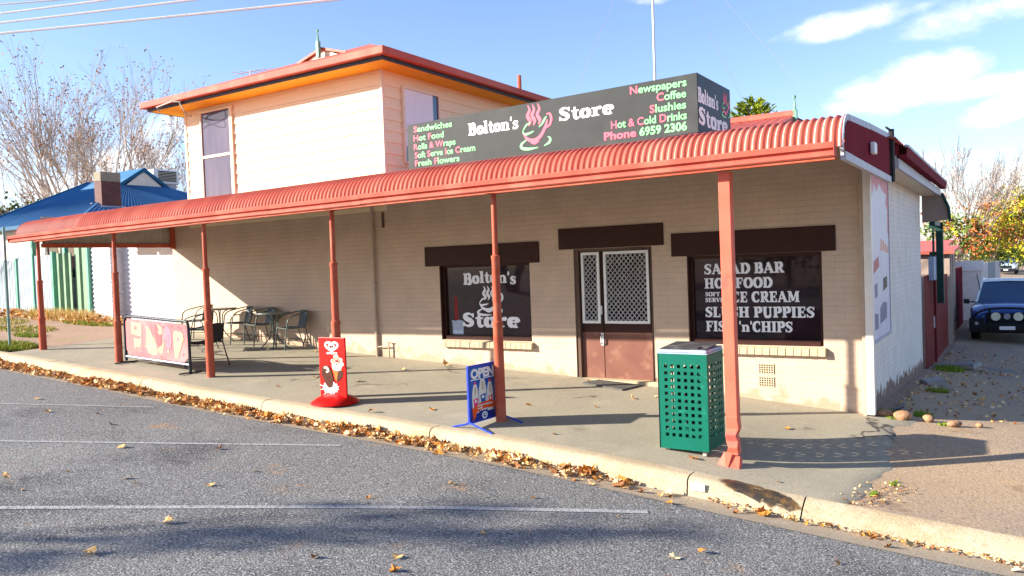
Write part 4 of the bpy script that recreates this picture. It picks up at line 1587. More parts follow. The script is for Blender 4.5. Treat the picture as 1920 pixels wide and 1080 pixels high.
Z_ = lambda b: b * h_
def heart(cx, cy, sx, sy, wd, m, gap=None):
    pts = []
    for k in range(45):
        a = 2 * math.pi * (k - 2) / 44 if gap is None else 2 * math.pi * (gap[0] + (gap[1] - gap[0]) * k / 44)
        pts.append((cx + sx * (16 * math.sin(a) ** 3) / 16, cy + sy * (13 * math.cos(a) - 5 * math.cos(2 * a) - 2 * math.cos(3 * a) - math.cos(4 * a)) / 15))
    h = len(pts) // 2
    pr.ribbon(pts[:h + 1], wd, m)
    pr.ribbon(pts[h:], wd, m)
heart(X_(.50), Z_(.865), X_(.24), Z_(.075), .030, M['gum'], (.03, .93))
heart(X_(.50), Z_(.862), X_(.11), Z_(.032), .020, M['gum'], (0, 1))
pr2 = plain_text('lettering', 'STREETS', (p0.x, -3.3155, zb), (1, 0, 0), (0, 0, 1), X_(.31), X_(.72), Z_(.745), Z_(.030), [M['gum']], rs, bold=.02)
for (cx, cy, rr) in ((.66, .70, .10), (.54, .64, .085), (.82, .66, .085), (.86, .60, .085), (.58, .58, .09)):
    pr.ellipse(X_(cx), Z_(cy), X_(rr), Z_(rr * .42), M['cream'])
pr.shape([(X_(.50), Z_(.53)), (X_(.86), Z_(.53)), (X_(.90), Z_(.42)), (X_(.72), Z_(.32)), (X_(.60), Z_(.36))], M['cone'])
pr.shape([(X_(.74), Z_(.50)), (X_(.92), Z_(.50)), (X_(.88), Z_(.40)), (X_(.70), Z_(.315)), (X_(.66), Z_(.35))], M['choc'])
pr.ellipse(X_(.68), Z_(.56), X_(.18), Z_(.065), M['gum'])
pr.ribbon([(X_(.66), Z_(.60)), (X_(.72), Z_(.56)), (X_(.70), Z_(.52))], .018, M['choc'])
for k in range(9):
    a = 2 * math.pi * k / 9 + .2
    pr.ellipse(X_(.66) + X_(.13) * math.cos(a), Z_(.645) + Z_(.04) * math.sin(a), X_(.03), Z_(.012), M['cone'])
spl = []
for k in range(28):
    a = 2 * math.pi * k / 28
    q = 1.0 if k % 2 else .80
    spl.append((X_(.42) + X_(.33) * q * math.cos(a), Z_(.235) + Z_(.10) * q * math.sin(a)))
pr.shape(spl, M['gum'])
for (x0, y0, x1, y1) in ((.12, .25, .0, .27), (.16, .21, .02, .19), (.24, .16, .14, .11)):
    pr.ribbon([(X_(x0), Z_(y0)), (X_(x1), Z_(y1))], [.012, .004], M['gum'])
bar_ = [(.10, .42), (.08, .48), (.12, .545), (.24, .575), (.38, .56), (.47, .50), (.55, .34), (.50, .245), (.36, .225), (.26, .27)]
pr.shape([(X_(a), Z_(b)) for a, b in bar_], M['choc'])
pr.shape([(X_(a), Z_(b)) for a, b in ((.20, .55), (.30, .56), (.38, .53), (.40, .48), (.30, .455), (.26, .47), (.32, .50), (.28, .52), (.18, .525))], M['cream'])
pr.build('print', rs)

# blue OPEN sign with splayed feet, behind the post
bs = thing('open_sign', 'blue framed pavement sign reading OPEN above bottles of milk, tucked behind a round post', 'sign', (-3.9, -3.2, zp(-3.9, -3.2)))
q0 = Vector((-4.01, -3.51, 0))
q1 = Vector((-3.98, -2.90, 0))
ru = (q1 - q0).normalized()
L_ = .60
za, zt = .225, .945
zq = zp(-3.9, -3.2)
nn = ru.cross(Vector((0, 0, 1))).normalized()
def PQ(a, z, d=0): return q0 + ru * a + Vector((0, 0, z)) + nn * d
mb = MB()
def bar(mb, a0, a1, z0, z1, t, mi=0):
    mb.prism([PQ(a0, z0, -t), PQ(a1, z0, -t), PQ(a1, z1, -t), PQ(a0, z1, -t)], nn * 2 * t, mi)
bar(mb, -.012, .020, za, zt, .014)
bar(mb, L_ - .020, L_ + .012, za, zt, .014)
bar(mb, .020, L_ - .020, zt - .022, zt, .0135)
bar(mb, .020, L_ - .020, za, za + .022, .0135)
mb.build('frame', M['blue'], bs, bevel=.003)
mb = MB()
bar(mb, .020, L_ - .020, za + .022, zt - .022, .007)
pan = mb.build('panel', M['blueprint'], bs)
mb = MB()
for a, (fx, fy) in ((0, (-.22, -.05)), (0, (.40, -.09)), (L_, (-.25, .05)), (L_, (.40, -.05))):
    b0 = PQ(a, za + .02)
    e = Vector((b0.x + fx, b0.y + fy, 0))
    e.z = zp(e.x, e.y) + .008
    mid_ = b0 + (e - b0) * .25
    mid_.z = zp(b0.x, b0.y) + .05
    mb.tube([b0, mid_, e], [.014, .013, .011], n=6)
mb.build('foot', M['blue'], bs, smooth=50)
pr = Print(PQ(0, 0, .0072), ru, (0, 0, 1))
plain_text('lettering', 'OPEN', PQ(0, 0, .0072), ru, (0, 0, 1), .045, .52, .782, .115, [M['gum']], bs, bold=.05)
pr.shape([(.04, .755), (.53, .755), (.53, .768), (.04, .768)], M['gum'])
pr.shape([(.02, .25), (.54, .25), (.54, .41), (.02, .41)], M['navyprint'])
def bottle(cx, z0, h, w, cap, lab):
    o = [(-.5, 0), (.5, 0), (.5, .62), (.40, .78), (.28, .90), (.18, .96), (-.18, .96), (-.28, .90), (-.40, .78), (-.5, .62)]
    pr.shape([(cx + a * w, z0 + b * h) for a, b in o], M['milk'])
    pr.shape([(cx + a * w, z0 + b * h) for a, b in ((-.18, .95), (.18, .95), (.16, 1.03), (-.16, 1.03))], cap)
    pr.shape([(cx + a * w, z0 + b * h) for a, b in ((-.14, .62), (.18, .62), (.22, .80), (.10, .88), (-.06, .88), (-.16, .78))], M['milkshade'])
    pr.shape([(cx + a * w, z0 + b * h) for a, b in ((-.34, .46), (.40, .50), (.32, .26), (.40, .10), (-.34, .08), (-.24, .28))], lab)
    pr.ellipse(cx + .02 * w, z0 + .40 * h, w * .17, h * .045, M['gum'])
bottle(.125, .34, .38, .125, M['labelpink'], M['labelpink'])
bottle(.275, .36, .42, .15, M['labelblue'], M['labelblue'])
bottle(.425, .34, .38, .125, M['labelred'], M['labelred'])
rb = smoothpts([(.06, .36, .085), (.16, .40, .085), (.28, .42, .085), (.42, .42, .085), (.52, .40, .085)], 4)
pr.ribbon([(p.x, p.y) for p in rb], [p.z for p in rb], M['labelred'])
pr.shape([(.045, .33), (.13, .36), (.12, .30), (.05, .255), (.07, .31)], M['labelred'])
pr.ellipse(.30, .295, .055, .045, M['gum'])
pr.ellipse(.30, .295, .035, .028, M['labelblue'])
pr.ellipse(.305, .30, .016, .014, M['gum'])
pr.build('print', bs)
plain_text('lettering', 'award winning', PQ(0, 0, .0162), ru, (0, 0, 1), .15, .47, .422, .024, [M['gum']], bs, bold=.02)
plain_text('lettering', 'milk', PQ(0, 0, .0162), ru, (0, 0, 1), .15, .26, .388, .024, [M['gum']], bs, bold=.02)

# cafe barrier with a faded banner
cb = thing('cafe_barrier', 'low cafe barrier with a faded red ice cream banner in a dark tubular frame', 'barrier', (-11.2, -3.02, zp(-11.2, -3)))
ax0, ax1 = -12.10, -10.22
zf = lambda x: zp(x, -3.02)
zt0, zt1 = zf(ax0) + .86, zf(ax1) + .90
mb = MB()
fr = smoothpts([(ax0, -3.02, zf(ax0) + .05), (ax0, -3.02, zt0 - .30), (ax0 + .01, -3.02, zt0 - .07), (ax0 + .08, -3.02, zt0 - .005), (ax0 + .3, -3.02, zt0)], 4)
fr += smoothpts([(ax1 - .3, -3.02, zt1), (ax1 - .08, -3.02, zt1 - .005), (ax1 - .01, -3.02, zt1 - .07), (ax1, -3.02, zt1 - .30), (ax1, -3.02, zf(ax1) + .0)], 4)
mb.tube(fr, .026, n=10)
mb.build('frame', M['frame'], cb, smooth=60)
mb = MB()
mb.tube([(ax0, -3.02, zf(ax0) + .13), (ax1, -3.02, zf(ax1) + .15)], .022, n=8)
mb.build('rail', M['framelight'], cb, smooth=60)
mb = MB()
mb = None
for x in (ax0, ax1):
    mb = MB()
    mb.tube([(x, -3.24, zf(x) + .018), (x, -2.80, zf(x) + .018)], .014, n=6)
    mb.build('foot', M['frame'], cb)
sl = (zf(ax1) - zf(ax0)) / (ax1 - ax0)
uu = Vector((1, 0, sl)).normalized()
bw, bh_ = ax1 - ax0 - .07, .66
mb = MB()
O_ = Vector((ax0 + .035, -3.026, zf(ax0) + .165))
bpts = [(.09, 0), (bw - .11, .01), (bw, .10), (bw, bh_ - .05), (bw - .06, bh_ + .01), (.06, bh_), (0, bh_ - .06), (0, .09)]
mb.prism([O_ + uu * a + Vector((0, 0, b)) for a, b in bpts], (0, .008, 0))
mb.build('banner', M['banner'], cb)
pr = Print(O_ - Vector((0, .0008, 0)), uu, (0, 0, 1))
def shp(pts, m): pr.shape([(a * bw, b * bh_) for a, b in pts], m)
shp([(.02, .10), (.08, .06), (.28, .12), (.30, .9), (.10, .94), (.02, .90)], M['bannerpale'])
shp([(.09, .60), (.26, .55), (.27, .90), (.10, .94)], M['bannerwhite'])
pr.ellipse(.17 * bw, .77 * bh_, .028 * bw, .07 * bh_, M['bannerpale'])
shp([(.13, .48), (.24, .47), (.25, .54), (.26, .47), (.235, .25), (.20, .24), (.18, .27), (.14, .20)], M['bannerwhite'])
shp([(.345, .85), (.375, .86), (.42, .77), (.45, .60), (.48, .55), (.51, .35), (.53, .22), (.52, .12), (.45, .08), (.38, .14), (.35, .26), (.31, .30), (.345, .33), (.34, .55), (.355, .70)], M['bannerwhite'])
shp([(.50, .93), (.53, .95), (.585, .88), (.605, .75), (.60, .45), (.575, .33), (.54, .32), (.515, .45), (.495, .70)], M['bannerchoc'])
shp([(.525, .95), (.56, .93), (.61, .86), (.61, .70), (.57, .66), (.535, .74), (.565, .79), (.545, .84)], M['bannerwhite'])
shp([(.54, .28), (.56, .34), (.61, .40), (.625, .52), (.635, .40), (.61, .18), (.57, .15), (.53, .24)], M['bannerwhite'])
shp([(.65, .86), (.68, .91), (.72, .90), (.75, .82), (.765, .55), (.74, .33), (.70, .30), (.665, .38), (.645, .60)], M['bannerpink'])
shp([(.685, .26), (.70, .30), (.715, .28), (.71, .20), (.69, .19)], M['bannerwhite'])
shp([(.79, .68), (.80, .80), (.84, .83), (.88, .80), (.91, .82), (.94, .74), (.95, .62), (.92, .50), (.89, .34), (.85, .10), (.80, .09), (.79, .30)], M['bannerwhite'])
pr.ellipse(.862 * bw, .60 * bh_, .02 * bw, .06 * bh_, M['bannerpink'])
for a, b in ((.76, .93), (.90, .90), (.58, .08), (.86, .93), (.66, .50), (.63, .88), (.93, .22)):
    pr.ellipse(a * bw, b * bh_, .010 * bw, .028 * bh_, M['bannerpale'])
pr.build('print', cb)

# bistro chairs and round tables
def make_chair(seatm, metal, label):
    root = thing('cafe_chair', label, 'chair', (0, 0, 0), 'bistro chairs by the shop wall')
    # faces +x ; seat .44 high
    mb = MB()
    loop = smoothpts([(.27, -.25, 0), (.25, -.255, .25), (.22, -.265, .46), (.19, -.275, .60), (.10, -.28, .675), (-.06, -.265, .715), (-.20, -.20, .745), (-.255, -.08, .765),
                      (-.265, 0, .77), (-.255, .08, .765), (-.20, .20, .745), (-.06, .265, .715), (.10, .28, .675), (.19, .275, .60), (.22, .265, .46), (.25, .255, .25), (.27, .25, 0)], 4)
    mb.tube(loop, .0125, n=7)
    for s in (-1, 1):
        mb.tube(smoothpts([(.19, s * .215, .435), (-.16, s * .205, .425), (-.22, s * .21, .30), (-.31, s * .225, 0)], 5), .0115, n=7)
        mb.tube(smoothpts([(-.255, s * .17, .762), (-.24, s * .17, .60), (-.205, s * .185, .46), (-.165, s * .195, .43)], 4), .0105, n=6)
        mb.tube([(.245, s * .255, .20), (-.262, s * .215, .18)], .008, n=5)
    mb.tube([(.235, -.255, .435), (.235, .255, .435)], .011, n=6)
    mb.build('frame', metal, root, smooth=60)
    mb = MB()
    rows = []
    for k in range(9):
        t = k / 8
        x = .215 - .385 * t
        z = .447 - .020 * math.sin(math.pi * t) + (.012 if k == 0 else 0)
        rows.append([(x, -.205 + .41 * j / 6, z - .010 * math.sin(math.pi * j / 6)) for j in range(7)])
    mb.grid(rows)
    mb.grid([[(p[0], p[1], p[2] - .012) for p in r] for r in rows])
    mb.build('seat', seatm, root, smooth=60)
    mb = MB()
    rows = []
    for k in range(7):
        t = k / 6
        z = .44 + .33 * t
        x0 = -.175 - .085 * t
        rows.append([(x0 - .03 * math.sin(math.pi * j / 6) * (.4 + .6 * t), -.175 + .35 * j / 6, z) for j in range(7)])
    mb.grid(rows)
    mb.grid([[(p[0] - .012, p[1], p[2]) for p in r] for r in rows])
    mb.build('backrest', seatm, root, smooth=60)
    return root
chair = make_chair(M['sling'], M['chairmetal'], 'grey metal bistro chair at the right of the cafe tables, side on against the wall')
dark = make_chair(M['slingdark'], M['metaldark'], 'black bistro chair nearest the kerb, between the barrier and a red post')
def place(c, x, y, deg, label=None):
    c.location = (x, y, zp(x, y) + .004)
    c.rotation_euler = (0, 0, math.radians(deg))
    if label:
        c['label'] = label
place(chair, -10.63, -.36, 249)
place(dark, -10.50, -2.48, 188)
place(copy_tree(chair), -11.62, -.34, 254, 'grey bistro chair with a dark upright back, left of the smaller round table')
place(copy_tree(chair), -12.22, -.42, 250, 'grey bistro chair tucked to the right of the far round table')
place(copy_tree(chair), -13.30, -.62, 205, 'grey bistro chair with a wide curved arm, beyond the barrier at the far left')
place(copy_tree(chair), -12.15, -1.45, 215, 'grey bistro chair half hidden behind the end of the ice cream barrier')
def make_table(label):
    root = thing('cafe_table', label, 'table', (0, 0, 0), 'round cafe tables')
    mb = MB()
    mb.lathe([(.31, .690), (.345, .697), (.355, .712), (.347, .727), (.31, .730)], (0, 0, 0), 32)
    mb.build('tabletop', M['tabletop'], root, smooth=40)
    for k in range(4):
        a = math.pi / 4 + k * math.pi / 2
        c, s = math.cos(a), math.sin(a)
        mb = MB()
        mb.tube(smoothpts([(.20 * c, .20 * s, .70), (.07 * c, .07 * s, .62), (.055 * c, .055 * s, .40), (.075 * c, .075 * s, .24), (.19 * c, .19 * s, .08), (.27 * c, .27 * s, 0)], 4), .011, n=6)
        mb.build('leg', M['chairmetal'], root, smooth=60)
    mb = MB()
    mb.tube([(.075 * math.cos(2 * math.pi * k / 16), .075 * math.sin(2 * math.pi * k / 16), .33) for k in range(16)], .008, n=5, closed=True)
    mb.build('ring', M['chairmetal'], root)
    return root
tb = make_table('round grey cafe table on thin legs between two chairs near the shop wall')
tb.location = (-11.08, -.46, zp(-11.08, -.46))
t2 = copy_tree(tb)
t2['label'] = 'pale round cafe table in full sun behind a red post, left of the other table'
t2.location = (-12.72, -.50, zp(-12.72, -.5))

# door mat
mb = MB()
zz = zp(-3.6, -.4)
mb.prism([(-4.03, -.45, zp(-4.03, -.45) + .003), (-3.28, -.62, zp(-3.28, -.62) + .003), (-3.16, -.16, zp(-3.16, -.16) + .003), (-3.9, -.14, zp(-3.9, -.14) + .003)], (0, 0, .022))
tag(mb.build('door_mat', M['mat'], None, bevel=.004), 'dark grey rubber mat on the footpath in front of the shop door', 'door mat')

# faded poster on the lane side
ps = thing('wall_poster', 'tall faded poster in a pale frame on the side wall facing the lane', 'poster', (.0, 1.5, .95))
y0, y1, z0, z1 = .50, 2.28, .93, 3.28
mb = MB()
mb.box(.002, .022, y0, y1, z0, z1)
mb.build('panel', M['poster'], ps)
mb = MB()
for a, b, c, d in ((y0 - .04, y0, z0 - .04, z1 + .04), (y1, y1 + .04, z0 - .04, z1 + .04), (y0, y1, z0 - .04, z0), (y0, y1, z1, z1 + .04)):
    mb.box(.002, .034, a, b, c, d)
mb.build('frame', M['paletrim'], ps)
pr = Print((.0222, y0, z0), (0, 1, 0), (0, 0, 1))
pw, ph = y1 - y0, z1 - z0
def sp_(pts, m): pr.shape([(a * pw, b * ph) for a, b in pts], m)
sp_([(0, 1), (1, 1), (1, .62), (.93, .66), (.95, .80), (.84, .84), (.90, .90), (.66, .92), (.50, .96), (.34, .90), (.2, .95), (.1, .86), (0, .88)], M['posterpink'])
for k, (a, b) in enumerate(((.50, .535), (.62, .535), (.74, .525), (.86, .52))):
    sp_([(a, b), (a + .07, b), (a + .09, b + .075 - .01 * k), (a + .02, b + .075 - .01 * k)], M['posterorange'])
sp_([(.12, .06), (.30, .06), (.30, .15), (.12, .16)], M['posterdark'])
sp_([(.40, .08), (.78, .10), (.80, .20), (.58, .21), (.42, .18)], M['posterdark'])
sp_([(.15, .25), (.28, .26), (.27, .34), (.14, .33)], M['posterdark'])
sp_([(.60, .28), (.84, .30), (.84, .37), (.62, .36)], M['lidgrey'])
sp_([(.10, .40), (.40, .44), (.36, .50), (.12, .47)], M['bannerpale'])
pr.build('print', ps)

# kerb marker, stain and stones near the corner
mb = MB()
mb.box(-1.08, -.93, -3.818, -3.808, zroad(-1, -4.2) + .035, zroad(-1, -4.2) + .115)
tag(mb.build('kerb_marker', M['white'], None, bevel=.008), 'small white rectangular plate fixed to the kerb face below the bent post', 'kerb plate')
rows = []
mb = MB()
for k in range(25):
    x = -.90 + .040 * k
    pr_ = kerb_rows(x)
    def lerp(t):
        i = min(int(t * 5), 4)
        f = t * 5 - i
        a, b = pr_[i], pr_[i + 1]
        return (x, a[1] + (b[1] - a[1]) * f - .003, a[2] + (b[2] - a[2]) * f + .004)
    s = math.sin(math.pi * (k / 24) ** .8)
    c0 = .10 + .55 * (k / 24)
    hw = .40 * s + .01 + R.uniform(-.025, .025)
    rows.append([lerp(min(max(c0 + hw * (j / 5 * 2 - 1), 0), .86)) for j in range(6)])
mb.grid(rows)
st = mb.build('wet_stain', M['wet'], None, smooth=60)
tag(st, kind='structure')
uvl = st.data.uv_layers.new(name='stain')
for poly in st.data.polygons:
    for li in poly.loop_indices:
        vi = st.data.loops[li].vertex_index
        uvl.data[li].uv = ((vi // 6) / 24, (vi % 6) / 5)
nt_ = M['wet'].node_tree
bs_ = nt_.nodes['Principled BSDF']
uvn = nt_.nodes.new('ShaderNodeUVMap')
uvn.uv_map = 'stain'
sx_ = nt_.nodes.new('ShaderNodeSeparateXYZ')
nt_.links.new(uvn.outputs[0], sx_.inputs[0])
def mth(op, a, c):
    n = nt_.nodes.new('ShaderNodeMath')
    n.operation = op
    n.use_clamp = False
    for i_, v_ in enumerate((a, c)):
        if isinstance(v_, (int, float)):
            n.inputs[i_].default_value = v_
        else:
            nt_.links.new(v_, n.inputs[i_])
    return n.outputs[0]
par = []
for o_ in (sx_.outputs[0], sx_.outputs[1]):
    q_ = mth('SUBTRACT', mth('MULTIPLY', o_, 2.0), 1.0)
    par.append(mth('SUBTRACT', 1.0, mth('MULTIPLY', q_, q_)))
nz_ = nt_.nodes.new('ShaderNodeTexNoise')
nz_.inputs['Scale'].default_value = 11
nz_.inputs['Detail'].default_value = 7
tc_ = nt_.nodes.new('ShaderNodeTexCoord')
nt_.links.new(tc_.outputs['Object'], nz_.inputs['Vector'])
al = mth('ADD', mth('MULTIPLY', mth('MULTIPLY', par[0], par[1]), 1.5), mth('MULTIPLY', mth('SUBTRACT', nz_.outputs['Fac'], .5), 2.6))
mr_ = nt_.nodes.new('ShaderNodeMapRange')
mr_.inputs['From Min'].default_value = .16
mr_.inputs['From Max'].default_value = .85
nt_.links.new(al, mr_.inputs['Value'])
nt_.links.new(mr_.outputs[0], bs_.inputs['Alpha'])
def stone(x, y, r, sx, seed, label):
    q = random.Random(seed)
    bm = bmesh.new()
    bmesh.ops.create_icosphere(bm, subdivisions=3, radius=r)
    for v in bm.verts:
        n = math.sin(v.co.x * 31 + seed) * .06 + math.sin(v.co.y * 27 + seed * 2) * .06 + math.sin(v.co.z * 35) * .05
        v.co = Vector((v.co.x * sx, v.co.y, v.co.z * .72)) * (1 + n)
    me = bpy.data.meshes.new('stone')
    bm.to_mesh(me)
    bm.free()
    me.materials.append(M['stone'])
    me.shade_smooth()
    o = bpy.data.objects.new('stone', me)
    COL.objects.link(o)
    o.location = (x, y, zp(x, y) + r * .4)
    o.rotation_euler = (0, 0, q.uniform(0, 3))
    tag(o, label, 'stone', 'stones at the lane corner')
stone(.20, .10, .075, 1.3, 1, 'pinkish stone touching the white downpipe at the corner')
stone(.42, .02, .10, 1.25, 2, 'largest rounded sandy stone at the lane corner')
stone(.72, .14, .075, .9, 3, 'upright peaked stone right of the largest one')
stone(1.02, .02, .06, 1.6, 4, 'flat elongated sandy stone lying in the sunny dirt by the lane')
stone(1.28, .22, .045, 1.2, 5, 'smallest stone, on the edge of the shade across the lane')

# leaf shapes
def leaf_verts(s, q):
    lobes = [(.02, -.62), (.05, -.34), (.26, -.36), (.30, -.16), (.50, .02), (.36, .13), (.33, .34), (.17, .30), (.02, .55), (-.15, .31), (-.33, .30), (-.34, .12), (-.50, -.04), (-.29, -.15), (-.27, -.37), (-.03, -.34)]
    ax, ay = q.uniform(.6, 1.0), q.uniform(.75, 1.1)
    lobes = [(a * ax * q.uniform(.85, 1.12), b * ay * q.uniform(.85, 1.12)) for a, b in lobes]
    cu, cv, ph = q.uniform(.4, 1.9), q.uniform(-.6, 1.2), q.uniform(0, 6)
    pts = [(0, 0, 0)] + [(a, b, 0) for a, b in lobes]
    out = []
    for a, b, _ in pts:
        z = cu * a * a * 1.1 + cv * b * b * .8 + .09 * math.sin(6 * a + ph) * math.cos(5 * b)
        out.append(Vector((a, b, z)) * s)
    return out
def add_leaf(mb, loc, s, rot, mi, q):
    e = Euler(rot)
    vs = [Vector(loc) + (e.to_matrix() @ v) for v in leaf_verts(s, q)]
    n = len(vs) - 1
    mb.faces(vs, [(0, 1 + k, 1 + (k + 1) % n) for k in range(n)], mi)
LM = [M['leafa'], M['leafb'], M['leafc'], M['leafd']]
# drift of leaves in the gutter: far too many to count
mb = MB()
q = random.Random(3)
for k in range(4500):
    x = q.uniform(-19, -1.2) if q.random() < .93 else q.uniform(-1.2, 3)
    dens = sstep(-1.0, -3.2, x) * (.75 + .25 * math.sin(x * 2.1) + .2 * math.sin(x * 5.3))
    if q.random() > max(dens, .07):
        continue
    t = abs(q.gauss(0, .33))
    if t > 1:
        continue
    y = -3.83 - t * .40
    pile = .075 * max(0, 1 - t * 1.1) * min(dens, 1)
    z = zroad(x, -4.2) - .025 + q.uniform(0, 1) * pile + .018
    a = .55
    add_leaf(mb, (x, y, z), q.choice((.035, .05, .07, .09, .11, .13)) * q.uniform(.8, 1.2), (q.gauss(0, a), q.gauss(0, a), q.uniform(0, 6.28)), q.choices((0, 1, 2, 3), (5, 2.6, 2.6, 3))[0], q)
o = mb.build('leaf_drift', LM, None, recalc=False)
tag(o, 'drift of dry brown and orange leaves lying along the gutter', 'leaves', kind='stuff')
# small debris further along the layback
mb = MB()
for k in range(420):
    x = q.uniform(-.9, 3.2)
    y = -3.86 + q.gauss(0, .03)
    add_leaf(mb, (x, y, zroad(x, -4.2) - .015 + q.uniform(0, .015)), q.uniform(.015, .05), (q.gauss(0, .4), q.gauss(0, .4), q.uniform(0, 6.28)), q.choices((0, 1, 2, 3), (3, 2, 5, 2))[0], q)
for k in range(160):
    x = q.gauss(.55, .12)
    y = q.uniform(-3.5, -2.6)
    add_leaf(mb, (x + (y + 3) * .3, y, zp(x, y) + .008), q.uniform(.012, .04), (q.gauss(0, .4), q.gauss(0, .4), q.uniform(0, 6.28)), q.choices((0, 1, 2, 3), (3, 1, 5, 2))[0], q)
for k in range(1300):
    x, y = q.uniform(.15, 2.6), q.uniform(.7, 12)
    if q.random() > .35 + .65 * sstep(1.6, .2, x):
        continue
    add_leaf(mb, (x, y, zp(x, y) + .006), q.uniform(.03, .09), (q.gauss(0, .4), q.gauss(0, .4), q.uniform(0, 6.28)), q.choices((0, 1, 2, 3), (3, 1, 4, 3))[0], q)
tag(mb.build('leaf_litter', LM, None, recalc=False), 'scattered fine leaf litter along the layback and the shaded lane', 'leaves', kind='stuff')
# loose leaves one can count
def lone(px, py, s, road, mi):
    p = road_hit(px, py) if road else path_hit(px, py)
    mb = MB()
    add_leaf(mb, (0, 0, 0), s, (q.gauss(0, .25), q.gauss(0, .25), q.uniform(0, 6.28)), 0, q)
    zmin = min(v[2] for v in mb.v)
    o = mb.build('fallen_leaf', LM[mi], None, recalc=False)
    o.location = p + Vector((0, 0, -zmin + .006))
    if road:
        tag(o, 'dry curled leaf lying on the grey asphalt road', 'leaf', 'loose leaves on the road')
    else:
        tag(o, 'dry curled leaf lying on the footpath', 'leaf', 'loose leaves on the footpath')
def path_hit(px, py):
    r = ray(px, py)
    t = 4.0
    while True:
        p = CAM + r * t
        if p.z < zp(p.x, p.y):
            return p
        t += .01
for px, py, s, mi in ((168, 1040, .20, 0), (315, 982, .13, 0), (395, 911, .12, 0), (236, 898, .10, 0), (228, 840, .14, 0), (210, 797, .13, 2), (90, 773, .14, 0), (70, 749, .13, 0), (12, 899, .13, 0), (746, 1046, .12, 0), (740, 1072, .13, 1),
                      (1265, 1048, .15, 3), (1316, 1037, .12, 1), (846, 910, .12, 0), (410, 843, .12, 2), (1255, 946, .13, 1), (590, 1046, .09, 2), (1160, 972, .07, 0), (1000, 935, .07, 2), (1570, 1058, .09, 1), (480, 885, .07, 3),
                      (128, 886, .06, 0), (255, 908, .07, 0), (690, 935, .06, 1), (905, 1002, .07, 0), (40, 920, .06, 0), (185, 777, .10, 2)):
    lone(px, py, s * .85, True, mi)
for px, py, s, mi in ((672, 716, .13, 0), (755, 694, .12, 0), (835, 685, .15, 0), (698, 774, .13, 1), (809, 769, .14, 1), (991, 762, .12, 1), (954, 692, .07, 1), (1187, 748, .10, 0), (1040, 815, .06, 2), (590, 708, .11, 0), (682, 663, .10, 0),
                      (1476, 805, .12, 1), (1497, 755, .13, 1), (590, 660, .09, 0), (500, 650, .10, 0), (1300, 862, .14, 1), (1230, 745, .08, 3), (1118, 764, .06, 2), (520, 726, .07, 2), (1460, 905, .06, 2), (700, 800, .05, 2), (1105, 716, .08, 1)):
    lone(px, py, s, False, mi)

# ------------------------------------------------------------------ left: verge, fences, neighbour
def rib_fence(mb, x0, x1, y0, y1, z0a, z0b, zta, ztb, pitch_, depth, mi=0):
    """vertical ribbed steel sheet between two ground points"""
    L = math.hypot(x1 - x0, y1 - y0)
    n = max(2, int(L / pitch_))
    nx, ny = (y1 - y0) / L, -(x1 - x0) / L
    rows = []
    for k in range(n):
        for f, h in ((0, 0), (.55, 0), (.62, 1), (.93, 1)):
            t = (k + f) / n
            rows.append([(x0 + (x1 - x0) * t + nx * depth * h, y0 + (y1 - y0) * t + ny * depth * h, z0a + (z0b - z0a) * t),
                         (x0 + (x1 - x0) * t + nx * depth * h, y0 + (y1 - y0) * t + ny * depth * h, zta + (ztb - zta) * t)])
    mb.grid(rows, mi)


fg = thing('steel_fence', 'pale grey ribbed steel fence standing left of the green ribbed fence', 'fence', (-27, 1.6, 1.2))
for (xa, xb, ya, yb, h) in ((-40, -25.9, 2.6, 1.72, 2.95), (-25.9, -24.3, 1.72, 1.45, 3.02), (-24.3, -22.4, 1.45, 1.14, 3.0)):
    mb = MB()
    rib_fence(mb, xa, xb, ya, yb, zp(xa, ya) - .05, zp(xb, yb) - .05, h, h - .03, .20, .011)
    mb.build('panel', M['fencegrey'], fg)
    mb = MB()
    mb.box(xb - .04, xb + .04, yb - .06, yb + .01, zp(xb, yb) - .1, h + .03)
    mb.build('post', M['postgreen'], fg)
fn = thing('green_fence', 'green boldly ribbed steel fence between the pale grey fence and the white wall', 'fence', (-21.4, 1.1, 1.1))
mb = MB()
rib_fence(mb, -22.3, -21.0, 1.12, .95, zp(-22, 1) - .05, zp(-21, 1) - .05, 3.0, 2.98, .42, .10)
mb.build('panel', M['fencegreen'], fn)
mb = MB()
rib_fence(mb, -21.0, -20.25, .95, .92, zp(-21, 1) - .05, zp(-20.3, 1) - .05, 3.45, 3.45, .28, .05)
mb.build('tall_panel', M['fencegreen'], fn)
mb = MB()
mb.box(-22.36, -22.28, .98, 1.10, zp(-22.3, 1), 3.06)
mb.build('post', M['postgreen'], fn)
mb = MB()
mb.box(-20.26, -20.18, .86, .98, zp(-20.3, 1), 3.5)
mb.build('post', M['postgreen'], fn)
sh = thing('white_shed', 'white corrugated iron shed between the green fence and the white steel gate', 'shed', (-19.3, 1.2, 1.0))
mb = MB()
def hcorr(mb, p, q, z0, z1):
    p, q = Vector(p), Vector(q)
    d = (q - p).normalized()
    n = Vector((d.y, -d.x, 0))
    rows = []
    k = 0
    z = z0
    while z < z1:
        o = n * .016 * math.cos(math.pi * k / 2)
        rows.append([Vector((p.x, p.y, z)) + o, Vector((q.x, q.y, z)) + o])
        z += .032
        k += 1
    mb.grid(rows)
hcorr(mb, (-20.15, .95, 0), (-18.95, .80, 0), .7, 3.62)
hcorr(mb, (-18.95, .80, 0), (-18.95, 3.4, 0), .7, 3.62)
hcorr(mb, (-18.95, 1.15, 0), (-18.1, 1.05, 0), .7, 3.5)
mb.build('wall', M['fencewhite'], sh, smooth=80)
mb = MB()
